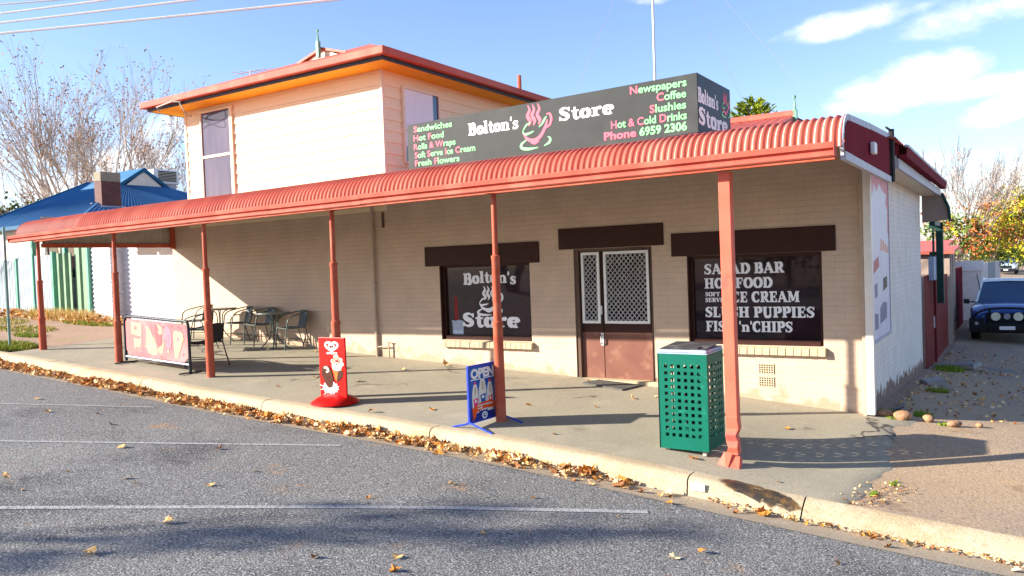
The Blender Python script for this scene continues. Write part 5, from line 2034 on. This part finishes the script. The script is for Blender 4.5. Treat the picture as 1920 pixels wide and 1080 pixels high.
mb.prism([(-20.25, .80, 3.62), (-17.9, .62, 3.62), (-17.9, 3.6, 3.85), (-20.25, 3.6, 3.85)], (0, 0, .05))
mb.build('roof', M['zinc'], sh)
ga = thing('white_gate', 'white ribbed steel gate closing the gap beside the shop wall', 'gate', (-16.6, .45, .9))
mb = MB()
rib_fence(mb, -18.05, -15.06, .85, .30, zp(-18, .5) - .0, zp(-15, .3) - .0, 2.80, 2.70, .21, .012)
mb.build('panel', M['gatewhite'], ga)
mb = MB()
for x, y in ((-18.05, .86), (-16.5, .59)):
    mb.box(x - .03, x + .03, y + .02, y + .08, zp(x, y), 2.82)
mb.build('frame', M['fencewhite'], ga)

ss = thing('street_sign', 'thin steel pole on the grass verge with a white and red parking plate', 'street sign', (-16.12, -3.14, zp(-16.1, -3.1)))
bx_, by_ = -16.12, -3.14
mb = MB()
mb.tube([(bx_, by_, zp(bx_, by_) - .1), (bx_, by_, 3.35)], .030, n=8)
mb.build('pole', M['galv'], ss, smooth=60)
mb = MB()
mb.box(bx_ - .30, bx_ + .06, by_ - .048, by_ - .036, 2.66, 3.18)
pl = mb.build('plate', M['signwhite'], ss, bevel=.004)
pr = Print((bx_ - .30, by_ - .0485, 2.66), (1, 0, 0), (0, 0, 1))
pr.shape([(.04, .05), (.32, .05), (.32, .24), (.04, .24)], M['posterpink'])
pr.arc(.17, .38, .09, .09, 0, 180, .022, .022, M['posterpink'])
pr.arc(.17, .38, .09, .09, 180, 360, .022, .022, M['posterpink'])
pr.build('print', pl)

# house with the blue roof
hs = thing('neighbour_house', 'neighbouring cottage with a blue steel roof, a small white gable and a tall brick chimney', 'house', (-26, 4, 1.2))
mb = MB()
mb.box(-30.0, -22.95, 2.25, 11.3, .8, 4.02)
mb.poly([(-30.0, 2.25, 4.02), (-30.0, 11.3, 4.02), (-30.0, 6.8, 6.10)])
mb.build('wall', M['housewall'], hs)
sr = .44
zr_ = 4.0 + sr * 4.9
mb = MB()
def strip_plane(a, b, c, d, n):
    ribbed(mb, a, b, c, d, n)
strip_plane((-30.4, 1.9, 4.0), (-22.7, 1.9, 4.0), (-27.6, 6.8, zr_), (-30.4, 6.8, zr_), 46)
strip_plane((-22.7, 1.9, 4.0), (-22.7, 11.7, 4.0), (-27.6, 6.82, zr_), (-27.6, 6.78, zr_), 52)
strip_plane((-22.7, 11.7, 4.0), (-30.4, 11.7, 4.0), (-30.4, 6.8, zr_), (-27.6, 6.8, zr_), 46)
mb.build('roof', M['blueroof'], hs)
mb = MB()
mb.box(-30.5, -22.6, 1.80, 1.92, 3.93, 4.05)
mb.box(-22.72, -22.60, 1.92, 11.7, 3.93, 4.05)
mb.prism([(-30.46, 1.9, 3.95), (-30.46, 6.8, zr_ - .05), (-30.46, 6.8, zr_ + .08), (-30.46, 1.9, 4.08)], (.08, 0, 0))
mb.build('roof_trim', M['blueroofedge'], hs)
# small gable facing the shop
gxx, gyy, gzz, hwid = -26.55, 6.80, 6.36, .98
gzb = 4.0 + sr * (-22.7 - gxx) + .02
mb = MB()
for s in (-1, 1):
    mb.prism([(gxx, gyy, gzz + .06), (gxx, gyy + s * (hwid + .12), gzb - .02), (gxx, gyy + s * (hwid + .12), gzb - .12), (gxx, gyy, gzz - .10)], (-2.6, 0, 0))
ggb = mb.build('gable', M['blueroof'], hs)
mb = MB()
for s in (-1, 1):
    mb.prism([(gxx + .02, gyy, gzz + .075), (gxx + .02, gyy + s * (hwid + .16), gzb - .03), (gxx + .02, gyy + s * (hwid + .16), gzb - .13), (gxx + .02, gyy, gzz - .07)], (-.045, 0, 0))
mb.build('barge_board', M['blueroofedge'], ggb)
mb = MB()
mb.prism([(gxx - .03, gyy - hwid + .12, gzb - .08), (gxx - .03, gyy + hwid - .12, gzb - .08), (gxx - .03, gyy, gzz - .08)], (-.05, 0, 0))
mb.build('infill', M['housewall'], ggb)
# chimney
mb = MB()
mb.box(-24.62, -24.2, 3.70, 4.38, 4.2, 5.50)
ch = mb.build('chimney', M['redbrick'], hs)
mb = MB()
mb.box(-24.635, -24.185, 3.685, 4.395, 5.50, 5.82)
mb.build('cap', M['oldcement'], ch, bevel=.02)
mb = MB()
mb.prism([(-24.75, 3.60, 4.72), (-24.08, 3.60, 4.58), (-24.08, 4.48, 4.58), (-24.75, 4.48, 4.86)], (0, 0, .07))
mb.build('flashing', M['paletrim'], ch)
# windows and posts under the eave
for px in (100, 136, 158):
    p = hit(px, 462, 1, 2.22)
    mb = MB()
    mb.box(p.x - .40, p.x + .40, 2.20, 2.24, 2.2, 3.75)
    w = mb.build('window', M['trim'], hs)
    mb = MB()
    mb.box(p.x - .33, p.x + .33, 2.185, 2.20, 2.28, 3.67)
    mb.build('pane', M['glass'], w)
for py_ in (3.6, 5.0):
    mb = MB()
    mb.box(-22.94, -22.90, py_ - .40, py_ + .40, 2.2, 3.75)
    w = mb.build('window', M['trim'], hs)
    mb = MB()
    mb.box(-22.90, -22.885, py_ - .33, py_ + .33, 2.28, 3.67)
    mb.build('pane', M['glass'], w)
for px in (62, 122, 147):
    p = hit(px, 462, 1, 1.98)
    mb = MB()
    mb.box(p.x - .06, p.x + .06, 1.92, 2.04, 1.1, 3.95)
    mb.build('post', M['postgreen'], hs)
ac = thing('air_cooler', 'white evaporative air cooler box on the blue roof right of its gable', 'air cooler', (-28, 8.3, 5.7))
mb = MB()
mb.box(-28.6, -27.4, 7.75, 8.90, 5.98, 6.56)
acb = mb.build('casing', M['white'], ac, bevel=.05)
mb = MB()
for k in range(7):
    z = 6.08 + .062 * k
    mb.box(-27.40, -27.37, 7.95, 8.75, z, z + .036)
mb.build('louvre', M['black'], acb)
mb = MB()
mb.prism([(-28.4, 7.95, 5.3), (-27.6, 7.95, 5.3), (-27.5, 7.85, 5.98), (-28.5, 7.85, 5.98)], (0, .95, 0))
mb.build('duct', M['paletrim'], acb)

# power lines crossing high over the left of the street
for i, ((ax, ay), (bx2, by2), sag) in enumerate((((0, 62), (680, 0), .16), ((0, 43), (390, 0), .12), ((0, 26), (220, 0), .10), ((0, 9), (128, 0), .06))):
    z = 9.0 + .02 * i
    a, b = hit(ax, ay, 2, z), hit(bx2, by2, 2, z)
    d = (b - a)
    d /= d.x
    s, e = a - d * 22, b + d * 9
    n = 40
    pts = []
    for k in range(n + 1):
        t = k / n
        p = s + (e - s) * t
        p.z += sag * 6 * ((t - .45) ** 2 - .02)
        pts.append(p)
    mb = MB()
    mb.tube(pts, (.032, .028, .025, .018)[i], n=5)
    o = mb.build('power_line', M['cable'], None)
    tag(o, ('pale overhead cable, lowest of those crossing the top left sky', 'pale overhead cable, second from the lowest in the top left sky', 'pale overhead cable, third from the lowest in the top left sky', 'pale overhead cable, faint and topmost in the left corner of the sky')[i], 'cable', 'overhead cables at the top left')

# ------------------------------------------------------------------ trees
def branch(q, mb, mbt, tips, p, d, L, r, lev, maxlev, spread, up, nch, rmin):
    n = 4
    pts, rad = [p], [r]
    for k in range(n):
        d = (d + Vector((q.gauss(0, .10), q.gauss(0, .10), q.gauss(0, .06) + up * .10))).normalized()
        p = p + d * L / n
        pts.append(p)
        rad.append(max(rmin, r * (1 - .40 * (k + 1) / n)))
    (mb if lev < 2 else mbt).tube(pts, rad, n=7 if lev == 0 else (5 if lev == 1 else 3), caps=False)
    if lev >= maxlev - 1:
        tips.append((pts[-1], d))
    if lev >= maxlev:
        return
    for c in range(nch + (1 if lev >= 3 else 0)):
        k = q.choice((2, 3, 4)) if c else 4
        ax = d.orthogonal().normalized()
        ax.rotate(Matrix.Rotation(q.uniform(0, 6.283), 3, d))
        ang = q.uniform(.25, spread) if c else q.uniform(.05, .25)
        nd = d.copy()
        nd.rotate(Matrix.Rotation(ang, 3, ax))
        branch(q, mb, mbt, tips, pts[k], nd, L * q.uniform(.62, .86), rad[k] * (.72 if c else .9), lev + 1, maxlev, spread, up, nch, rmin)


def leaf_quads(mb, q, c, n, rad, size, mis):
    for k in range(n):
        u = Vector((q.gauss(0, 1), q.gauss(0, 1), q.gauss(0, 1)))
        p = c + u * rad * .5
        a = Vector((q.gauss(0, 1), q.gauss(0, 1), q.gauss(0, 1))).normalized() * size * q.uniform(.6, 1.3)
        b = a.orthogonal().normalized() * size * q.uniform(.4, .8)
        b.rotate(Matrix.Rotation(q.uniform(0, 6.28), 3, a.normalized()))
        mb.faces([p - a, p - b * .8, p + a, p + b * .8], [(0, 1, 2, 3)], q.choice(mis))


def bare_tree(label, base, stems, seed, group, tuft=.35, rmin=.005, maxlev=5, leafm=None, nch=3, leafn=2, leafs=.07, low=99.0):
    q = random.Random(seed)
    root = thing('bare_tree', label, 'tree', base, group)
    mb, mbt, tips = MB(), MB(), []
    for (dx, dy, dz, L, r) in stems:
        branch(q, mb, mbt, tips, Vector(base), Vector((dx, dy, dz)).normalized(), L, r, 0, maxlev, .55, .62, nch, rmin)
    mb.build('trunk', M['bark'], root, smooth=60, recalc=False)
    mbt.build('twigs', M['twig'], root, recalc=False)
    ml = MB()
    for p, d in tips:
        if q.random() < tuft and p.z - base[2] < low:
            leaf_quads(ml, q, p, leafn, .25, leafs, (0, 1) if leafm and len(leafm) > 1 else (0,))
    ml.build('dry_leaves', leafm or [M['seed']], root, recalc=False)
    return root


def gbase(px, py, dist):
    p = at(px, py, dist)
    return Vector((p.x, p.y, ground_z(p.x, p.y) - .1))


right_v = ROT @ Vector((1, 0, 0))
right_v.z = 0
right_v.normalize()
rv = lambda a: (right_v.x * a, right_v.y * a)
bare_tree('bare pale barked plane tree with spreading limbs, leftmost behind the blue roof', gbase(165, 420, 40), [(*rv(-.16), 1, 3.3, .20), (*rv(-.45), 1, 3.3, .15), (*rv(-.75), .95, 3.0, .11), (*rv(.10), 1, 2.8, .11)], 11, 'bare plane trees behind the blue roof')
bare_tree('bare pale barked plane tree, the middle one directly above the brick chimney', gbase(224, 420, 44), [(*rv(-.06), 1, 3.7, .20), (*rv(.22), 1, 3.1, .12)], 12, 'bare plane trees behind the blue roof')
bare_tree('bare pale barked plane tree, rightmost next to the white weatherboard wall', gbase(268, 420, 41), [(*rv(.03), 1, 3.4, .18), (*rv(.32), 1, 2.9, .13), (*rv(-.2), 1, 2.7, .09)], 15, 'bare plane trees behind the blue roof')
bare_tree('bare twiggy tree full of brown leaves, low behind the air cooler', gbase(335, 420, 47), [(*rv(.1), 1, 2.9, .12), (*rv(-.4), 1, 2.6, .08)], 21, None, tuft=.6, leafn=2)


def clump_tree(name, label, base, H, crownw, crownz, n, size, mats, seed, group=None, layers=None, trunk=True, dens=26, lobes=14):
    q = random.Random(seed)
    root = thing(name, label, 'tree', base, group)
    base = Vector(base)
    mb = MB()
    cz = crownz
    centers = []
    for k in range(lobes):
        a = q.uniform(0, 6.283)
        rr = math.sqrt(q.random()) * crownw
        hz = q.uniform(cz, H)
        lim = 1 - ((hz - cz) / (H - cz) - .35) ** 2 * 1.1
        centers.append(base + Vector((math.cos(a) * rr * lim, math.sin(a) * rr * lim, hz)))
    mt = MB()
    mt.tube([base, base + Vector((.05, .02, H * .35)), base + Vector((.1, .1, H * .8))], [H * .026, H * .02, H * .006], n=7)
    for c in centers:
        s = base + Vector((.05, .02, H * q.uniform(.25, .5)))
        m_ = (s + c) / 2 + Vector((0, 0, -.1 * H * .3))
        mt.tube([s, m_, c], [H * .010, H * .007, H * .003], n=5)
    mt.build('trunk', M['bark'], root, recalc=False)
    for c in centers:
        r = crownw * q.uniform(.30, .52)
        own = q.randrange(len(mats))
        mis = (own, own, q.randrange(len(mats)))
        for j in range(dens):
            u = Vector((q.gauss(0, 1), q.gauss(0, 1), q.gauss(0, .75)))
            leaf_quads(mb, q, c + u * r * .55, n, r * .35, size, mis)
    mb.build('crown', mats, root, recalc=False)
    return root


# right background along the lane
b_ = gbase(1795, 500, 62)
bare_tree('bare autumn tree with the last red leaves low in its crown, above the lane fence', b_, [(*rv(.0), 1, 3.3, .18), (*rv(.5), 1, 3.0, .13), (*rv(-.45), 1, 3.0, .12)], 31, None, tuft=.75, leafm=[M['redleaf'], M['orangeleaf']], leafn=5, leafs=.11, rmin=.012, low=5.6)
clump_tree('autumn_tree', 'rounded autumn tree with red and orange leaves left of the parked blue car', gbase(1795, 500, 52), 4.5, 1.7, 2.0, 7, .13, [M['redleaf'], M['greenleaf'], M['greenleaf'], M['yellowleaf']], 41, dens=16, lobes=16)
clump_tree('autumn_tree', 'mixed green and orange bushy tree above the blue car in the lane', gbase(1858, 500, 66), 5.2, 2.3, 1.8, 6, .13, [M['greenleaf'], M['yellowleaf'], M['greenleaf'], M['redleaf']], 42, dens=26, lobes=20)
clump_tree('autumn_tree', 'large yellow leaved tree at the right edge above the lane', gbase(1928, 480, 72), 6.9, 2.6, 2.4, 7, .15, [M['yellowleaf'], M['yellowleaf'], M['greenleaf'], M['yellowleaf']], 43, dens=40, lobes=26)
clump_tree('autumn_tree', 'distant dull green tree between the orange tree and the yellow tree', gbase(1893, 480, 110), 7.0, 4.2, 1.4, 7, .24, [M['greenleaf'], M['darkleaf'], M['orangeleaf']], 44, dens=22, lobes=16)
clump_tree('evergreen_tree', 'distant dark evergreen low behind the far left eave of the blue roof', gbase(8, 420, 60), 6.4, 2.4, 3.0, 7, .16, [M['darkleaf'], M['greenleaf']], 45, dens=24, lobes=12)
clump_tree('evergreen_tree', 'green bush seen under the far left end of the veranda above the pale fence', gbase(28, 460, 52), 3.9, 2.2, 1.4, 7, .16, [M['greenleaf'], M['darkleaf']], 46, dens=24, lobes=10)

# pine behind the lower roof: tiers of upturned sprays
q = random.Random(5)
pb = gbase(1418, 480, 33)
pine = thing('pine_tree', 'lime green conifer top showing above the lower red roof beside the sign', 'tree', pb)
ptop = at(1418, 184, 33).z
mb = MB()
mb.tube([pb, Vector((pb.x, pb.y, ptop - .3))], [.22, .03], n=7)
mb.build('trunk', M['bark'], pine)
mb = MB()
Hc = 2.9
for k in range(330):
    t = q.random() ** .8
    z = ptop - t * Hc
    a = q.uniform(0, 6.283)
    L = (.25 + 1.15 * min(1, t * 2.1)) * q.uniform(.75, 1.15)
    s = Vector((pb.x, pb.y, z - .25 * L))
    e = Vector((pb.x + math.cos(a) * L, pb.y + math.sin(a) * L, z + .22 * L))
    for j in range(9):
        f = .3 + .7 * j / 8
        p = s + (e - s) * f
        p.z += -.10 * math.sin(f * 3.1)
        for m_ in range(2):
            d = Vector((math.cos(a) + q.gauss(0, .7), math.sin(a) + q.gauss(0, .7), q.uniform(.1, .9))).normalized() * q.uniform(.10, .22)
            w = d.orthogonal().normalized() * .035
            w.rotate(Matrix.Rotation(q.uniform(0, 3.1), 3, d.normalized()))
            mb.faces([p - d * .4, p + w, p + d, p - w], [(0, 1, 2, 3)], q.choice((0, 0, 0, 1)))
mb.build('crown', [M['pineleaf'], M['greenleaf']], pine, recalc=False)

# lane side: gate, posts, fences
rg = thing('red_fence', 'red brown ribbed steel fence and gate at the rear of the shop along the lane', 'fence', (-.05, 10, -.4))
mb = MB()
rib_fence(mb, .02, .04, 7.75, 9.6, -.55, -.55, 1.62, 1.62, .16, .02)
mb.build('gate', M['fencered'], rg)
mb = MB()
rib_fence(mb, .04, .06, 9.72, 13.6, -.6, -.6, 1.55, 1.5, .16, .02)
mb.build('panel', M['fencered'], rg)
mb = MB()
mb.box(.0, .10, 9.58, 9.70, -.6, 1.70)
mb.build('post', M['maroon'], rg)
mb = MB()
mb.box(.045, .075, 9.45, 9.56, .35, .62)
mb.build('latch', M['alu'], rg)
cp = thing('rear_awning', 'dark green timber posts and beam of the rear awning above the red fence', 'awning', (.2, 9, 1.6))
mb = MB()
p = hit(1757, 430, 1, 9.2)
mb.box(.16, .30, 9.12, 9.30, .95, 2.78)
mb.box(.02, .30, 9.14, 9.28, 2.66, 2.80)
mb.box(.02, .20, 9.15, 9.27, 2.05, 2.13)
mb.box(.08, .12, 9.16, 9.26, 1.6, 2.7)
mb.box(.16, .26, 7.65, 9.12, 2.70, 2.80)
mb.build('frame', M['darkgreen'], cp)
mbx = thing('meter_box', 'pale blue grey meter box behind the red gate beside the dark green post', 'meter box', (.1, 8.9, 1.5))
mb = MB()
mb.box(.06, .17, 8.35, 9.0, 1.50, 2.02)
mb.build('casing', M['lidblue'], mbx, bevel=.01)
ot = thing('outhouse', 'small brown fibro shed with a red roof behind the red fence', 'shed', (-.5, 14.5, -.4))
mb = MB()
mb.box(-2.4, .12, 14.0, 16.4, -.7, 2.05)
mb.build('wall', M['fibro'], ot)
mb = MB()
mb.prism([(-2.6, 13.8, 2.05), (.25, 13.8, 2.05), (.25, 16.6, 2.2), (-2.6, 16.6, 2.2)], (0, 0, .09))
mb.build('roof', M['redtile'], ot)
mb = MB()
mb.box(.10, .14, 14.3, 14.42, -.6, 2.0)
mb.box(.10, .14, 15.1, 15.2, -.6, 2.0)
mb.build('cover_strip', M['pipe'], ot)
rd = thing('red_shed', 'distant red roofed shed behind the dark green awning posts', 'shed', (-3, 22, 0))
mb = MB()
mb.box(-6, -.6, 20, 24, -.6, 2.05)
mb.build('wall', M['fencered'], rd)
mb = MB()
mb.prism([(-6.2, 19.8, 2.05), (-.4, 19.8, 2.05), (-.4, 24.2, 2.45), (-6.2, 24.2, 2.45)], (0, 0, .1))
mb.build('roof', M['redtile'], rd)
df = thing('maroon_fence', 'dark maroon ribbed steel fence panel just before the white fence on the lane', 'fence', (.05, 19, -.5))
mb = MB()
rib_fence(mb, -.02, .05, 16.6, 20.8, -.7, -.7, 1.55, 1.55, .2, .03)
mb.build('panel', M['maroon'], df)
wf = thing('white_fence', 'white fence panel behind the dark car on the lane side', 'fence', (.3, 22, -.5))
mb = MB()
mb.box(-.15, .62, 22.3, 22.4, -.7, 1.35)
mb.build('panel', M['upvc'], wf)
mb = MB()
mb.box(-.9, .70, 22.25, 22.45, 1.35, 1.72)
mb.build('top_rail', M['white'], wf)
for k in range(3):
    x = .35 + .12 * k
    o = thing('far_fence', ('pale far fence post run behind the white fence, nearest part', 'pale far fence further up the lane beside the street tree', 'farthest pale fence at the street end of the lane')[k], 'fence', (x, 30 + 12 * k, -.5))
    mb = MB()
    rib_fence(mb, x - .2, x + .1, 26 + 10 * k, 35 + 10 * k, -.8, -.8, 1.5 - .1 * k, 1.45 - .1 * k, .3, .03)
    mb.build('panel', M['fencewhite' if k != 1 else 'fencegrey'], o)
fh = thing('far_house', 'low pale house with a grey roof across the far end of the lane', 'house', (-10, 85, 0))
mb = MB()
mb.box(-16, -3.0, 84, 94, -.8, 2.5)
mb.build('wall', M['housewall'], fh)
mb = MB()
mb.prism([(-16.5, 83.5, 2.5), (-2.5, 83.5, 2.5), (-2.5, 89, 4.2), (-16.5, 89, 4.2)], (0, 0, .1))
mb.build('roof', M['zinc'], fh)
# concrete slabs on the ground by the gate
for x, y, a, sx, sy, lab in ((.55, 8.7, -.35, .9, .42, 'sloping grey concrete slab at the foot of the red gate'), (.40, 4.75, .5, .34, .30, 'small broken piece of grey paving lying by the side wall')):
    mb = MB()
    mb.box(-sx / 2, sx / 2, -sy / 2, sy / 2, -.04, .07)
    o = mb.build('concrete_slab', M['slab'], None, bevel=.012)
    o.location = (x, y, zp(x, y) + .03)
    o.rotation_euler = (.05, -.12, a)
    tag(o, lab, 'slab')
mb = MB()
mb.tube(smoothpts([(.06, .12, .015), (.22, .45, .0), (.30, .9, -.03), (.28, 1.4, -.06)]), .022, n=6)
tag(mb.build('black_hose', M['black'], None), 'black hose lying on the ground beside the white downpipe', 'hose')

# cars
def make_car(name, label, paint, ute=True):
    root = thing(name, label, 'car', (0, 0, 0))
    # faces -y, width 1.86, wheels at y=.95 and 3.55
    hw = .93
    secs = [  # y, half width, z bottom, z shoulder, z top centre
        (.00, .78, .42, .78, .90), (.06, .86, .40, .90, 1.02), (.25, .90, .36, .98, 1.09), (.70, .925, .34, 1.02, 1.13), (1.30, .93, .34, 1.05, 1.17),
        (2.2, .93, .34, 1.06, 1.10), (3.4, .93, .34, 1.06, 1.10), (4.4, .92, .36, 1.05, 1.09), (4.62, .84, .44, .98, 1.02)]
    mb = MB()
    rows = []
    for y, w, zb, zs, zt in secs:
        rows.append([(-w * .94, y, zb), (-w, y, zb + .15), (-w, y, zs - .10), (-w * .95, y, zs), (-w * .6, y, zt - .02), (0, y, zt), (w * .6, y, zt - .02), (w * .95, y, zs), (w, y, zs - .10), (w, y, zb + .15), (w * .94, y, zb)])
    mb.grid(rows)
    mb.poly(rows[0])
    mb.poly(rows[-1][::-1])
    mb.build('body', paint, root, smooth=40)
    cab = [(1.25, .80, 1.12), (1.95, .66, 1.68), (2.3, .64, 1.735), (3.6, .64, 1.72), (4.45, .74, 1.10)]
    mb = MB()
    rows = [[(-w, y, z), (-w * .6, y, z + .015), (0, y, z + .025), (w * .6, y, z + .015), (w, y, z)] for y, w, z in cab]
    mb.grid(rows[1:4])
    for s in (-1, 1):
        for (ya, xa, za), (yb, xb, zb2) in (((1.25, .80, 1.10), (1.95, .66, 1.68)), ((2.7, .86, 1.08), (2.75, .645, 1.71)), ((3.6, .87, 1.08), (3.6, .645, 1.71)), ((4.45, .74, 1.10), (3.6, .64, 1.72))):
            mb.tube([(s * xa, ya, za), (s * xb, yb, zb2)], .045, n=6)
        mb.tube([(s * .66, 1.95, 1.68), (s * .645, 2.7, 1.72), (s * .645, 3.6, 1.71)], .045, n=6)
    mb.build('roof', M['silver'] if not ute else M['white'], root, smooth=50)  # parked car: white colour on roof and pillars imitates a bright reflection
    mb = MB()
    mb.poly([(-.79, 1.27, 1.10), (.79, 1.27, 1.10), (.655, 1.93, 1.67), (-.655, 1.93, 1.67)])
    mb.build('windscreen', M['carglass'], root)
    mb = MB()
    for s in (-1, 1):
        mb.poly([(s * .82, 1.35, 1.08), (s * .66, 1.97, 1.66), (s * .642, 3.6, 1.69), (s * .80, 4.3, 1.10), (s * .87, 3.6, 1.06), (s * .86, 2.7, 1.06)])
    mb.poly([(-.72, 4.42, 1.10), (.72, 4.42, 1.10), (.63, 3.65, 1.68), (-.63, 3.65, 1.68)])
    mb.build('side_glass', M['carglass'], root)
    for s in (-1, 1):
        for y in (.95, 3.65):
            mb = MB()
            prof = [(.20, -.11), (.33, -.12), (.365, -.08), (.37, 0), (.365, .08), (.33, .12), (.20, .11)]
            n = 22
            vs, fs = [], []
            for r, o in prof:
                for j in range(n):
                    a = 2 * math.pi * j / n
                    vs.append((s * .80 + o, y + r * math.cos(a), .37 + r * math.sin(a)))
            for k in range(len(prof) - 1):
                for j in range(n):
                    fs.append((k * n + j, k * n + (j + 1) % n, (k + 1) * n + (j + 1) % n, (k + 1) * n + j))
            mb.faces(vs, fs)
            w = mb.build('wheel', M['rubber'], root, smooth=40)
            mb = MB()
            mb.tube([(s * .80 - .09, y, .37), (s * .80 + .09, y, .37)], .215, n=16)
            mb.build('rim', M['alu'], w)
        mb = MB()
        mb.prism([(s * .98, 1.36, 1.05), (s * 1.13, 1.34, 1.06), (s * 1.13, 1.34, 1.20), (s * .98, 1.36, 1.19)], (0, .12, 0))
        mb.tube([(s * .80, 1.45, 1.10), (s * 1.0, 1.42, 1.11)], .025, n=5)
        mb.build('mirror', M['carblack'], root, bevel=.02)
        mb = MB()
        mb.prism([(s * .55, -.015, .74), (s * .80, .05, .76), (s * .84, .14, .90), (s * .60, .02, .90)], (0, .10, 0))
        mb.build('headlight', M['lampclear'], root, bevel=.015)
    mb = MB()
    mb.box(-.52, .52, -.012, .06, .60, .86)
    mb.build('grille', M['carblack'], root, bevel=.02)
    mb = MB()
    mb.box(-.86, .86, -.05, .18, .30, .58)
    mb.build('bumper', M['carblack'], root, bevel=.05)
    mb = MB()
    mb.box(-.19, .19, -.135 if ute else -.07, -.115 if ute else -.05, .40, .50)
    mb.build('number_plate', M['white'], root)
    return root


car = make_car('parked_car', 'dark blue four wheel drive with black bull bar and round driving lamps', M['paint_car'])
mb = MB()
mb.box(-.88, .88, -.12, -.03, .44, .60)
for x in (-.42, .42):
    mb.tube([(x, -.11, .40), (x, -.12, .98)], .032, n=7)
mb.tube(smoothpts([(-.86, .02, .56), (-.80, -.09, .80), (-.42, -.13, .99), (.42, -.13, .99), (.80, -.09, .80), (.86, .02, .56)]), .032, n=7)
mb.box(-.93, -.55, -.10, .10, .34, .72)
mb.box(.55, .93, -.10, .10, .34, .72)
mb.build('bull_bar', M['carblack'], car, smooth=40)
for s in (-1, 1):
    mb = MB()
    mb.tube([(s * .27, -.20, .78), (s * .27, -.13, .78)], [.118, .10], n=18)
    dl = mb.build('driving_lamp', M['lamp'], car, smooth=40)
    mb = MB()
    mb.tube([(s * .74, -.125, .58), (s * .74, -.09, .58)], .05, n=12)
    mb.build('indicator', M['lampclear'], car)
mb = MB()
mb.tube([(0, -.03, .77), (0, -.01, .77)], .085, n=16)
mb.build('badge', M['framelight'], car)
mb = MB()
mb.tube([(-.70, 1.6, 1.45), (-.78, 1.5, 1.95)], .012, n=5)
mb.build('aerial', M['carblack'], car)
cx, cy = 1.46, 14.9
car.location = (cx, cy, zp(cx, cy) - .0)
car2 = make_car('distant_car', 'pale blue hatchback far up the lane beyond the parked car', M['silver'], ute=False)
pc = at(1886, 516, 92)
car2.location = (pc.x, pc.y, zp(pc.x, pc.y) - .0)
car2.rotation_euler = (0, 0, math.radians(-2))

# ------------------------------------------------------------------ grass, weeds, litter at the fence
def blades(mb, q, cx, cy, rx, ry, n, h, mis):
    for k in range(n):
        a, r = q.uniform(0, 6.283), math.sqrt(q.random())
        x, y = cx + rx * r * math.cos(a), cy + ry * r * math.sin(a)
        z = zp(x, y) - .02
        hh = h * q.uniform(.4, 1.1)
        a2 = q.uniform(0, 6.283)
        w = .012
        lx, ly = q.gauss(0, .4) * hh, q.gauss(0, .4) * hh
        mb.faces([(x - w * math.cos(a2), y - w * math.sin(a2), z), (x + w * math.cos(a2), y + w * math.sin(a2), z), (x + lx, y + ly, z + hh)], [(0, 1, 2)], q.choice(mis))
q = random.Random(9)
mb = MB()
blades(mb, q, -16.3, -3.05, .9, .34, 2600, .11, (0, 0, 1))
blades(mb, q, -17.9, -1.9, .6, .2, 700, .09, (0, 0, 1))
blades(mb, q, -19.5, -1.2, 1.3, .5, 900, .07, (0, 1))
blades(mb, q, -22.5, -.6, 1.6, .6, 900, .08, (0, 1, 1))
blades(mb, q, -18.9, .1, 1.2, .25, 900, .10, (0, 0, 1))
blades(mb, q, -27, -1.5, 4, 1.2, 2200, .07, (0, 1, 1))
tag(mb.build('grass', [M['grass'], M['drygrass']], None, recalc=False), 'patches of short green grass on the dirt verge', 'grass', kind='stuff')
mb = MB()
for k in range(900):
    x = q.uniform(-25, -17.8)
    y = 1.15 - (x + 22.4) * .05 - .3 - abs(q.gauss(0, .32))
    add_leaf(mb, (x, y, zp(x, y) + q.uniform(.01, .16) * (q.random() < .6)), q.uniform(.08, .17), (q.gauss(0, .6), q.gauss(0, .6), q.uniform(0, 6.28)), q.choices((0, 1, 2, 3), (5, 1.5, 1, 4))[0], q)
blades(mb, q, -21.0, .55, 1.9, .3, 2200, .34, (0, 3, 4, 4))
tag(mb.build('fence_litter', LM + [M['drygrass']], None, recalc=False), 'dry weeds and blown leaves heaped along the foot of the fences', 'weeds', kind='stuff')
mb = MB()
for cx, cy, rx, ry, n, h in ((.20, .28, .10, .10, 140, .10), (.30, -.02, .08, .06, 90, .05), (.62, .55, .12, .10, 160, .10), (.92, .02, .09, .05, 110, .05), (.55, 3.7, .18, .16, 200, .09), (.45, 8.0, .3, .5, 300, .14), (.62, -2.55, .03, .12, 60, .05), (.50, -3.05, .03, .08, 60, .05)):
    blades(mb, q, cx, cy, rx, ry, n, h, (0,))
tag(mb.build('weeds', [M['grass']], None, recalc=False), 'small green weeds along the crack and the foot of the side wall', 'weeds', kind='stuff')

# street trees on the near side of the road, behind the camera to the left: their limbs shade the asphalt and show in the glass
bare_tree('bare street tree across the road, outside the picture on the left', (-18.8, -20.6, .3), [(.35, .25, 1, 2.5, .26), (-.1, .4, 1, 2.4, .2)], 51, None, tuft=.9, maxlev=4, leafn=7, leafs=.16)
for i, (x, y, h, w) in enumerate(((-22, -36, 8, 4.0), (-10, -38, 7, 4.5), (2, -37, 7.5, 4.2), (14, -36, 7, 4.5), (24, -30, 7, 4.5))):
    clump_tree('street_tree', 'leafy street tree on the far side of the road behind the viewer', (x, y, .2), h, w, 1.6, 6, .24, [M['darkleaf'], M['greenleaf']], 60 + i, 'leafy trees across the road', dens=26, lobes=16)
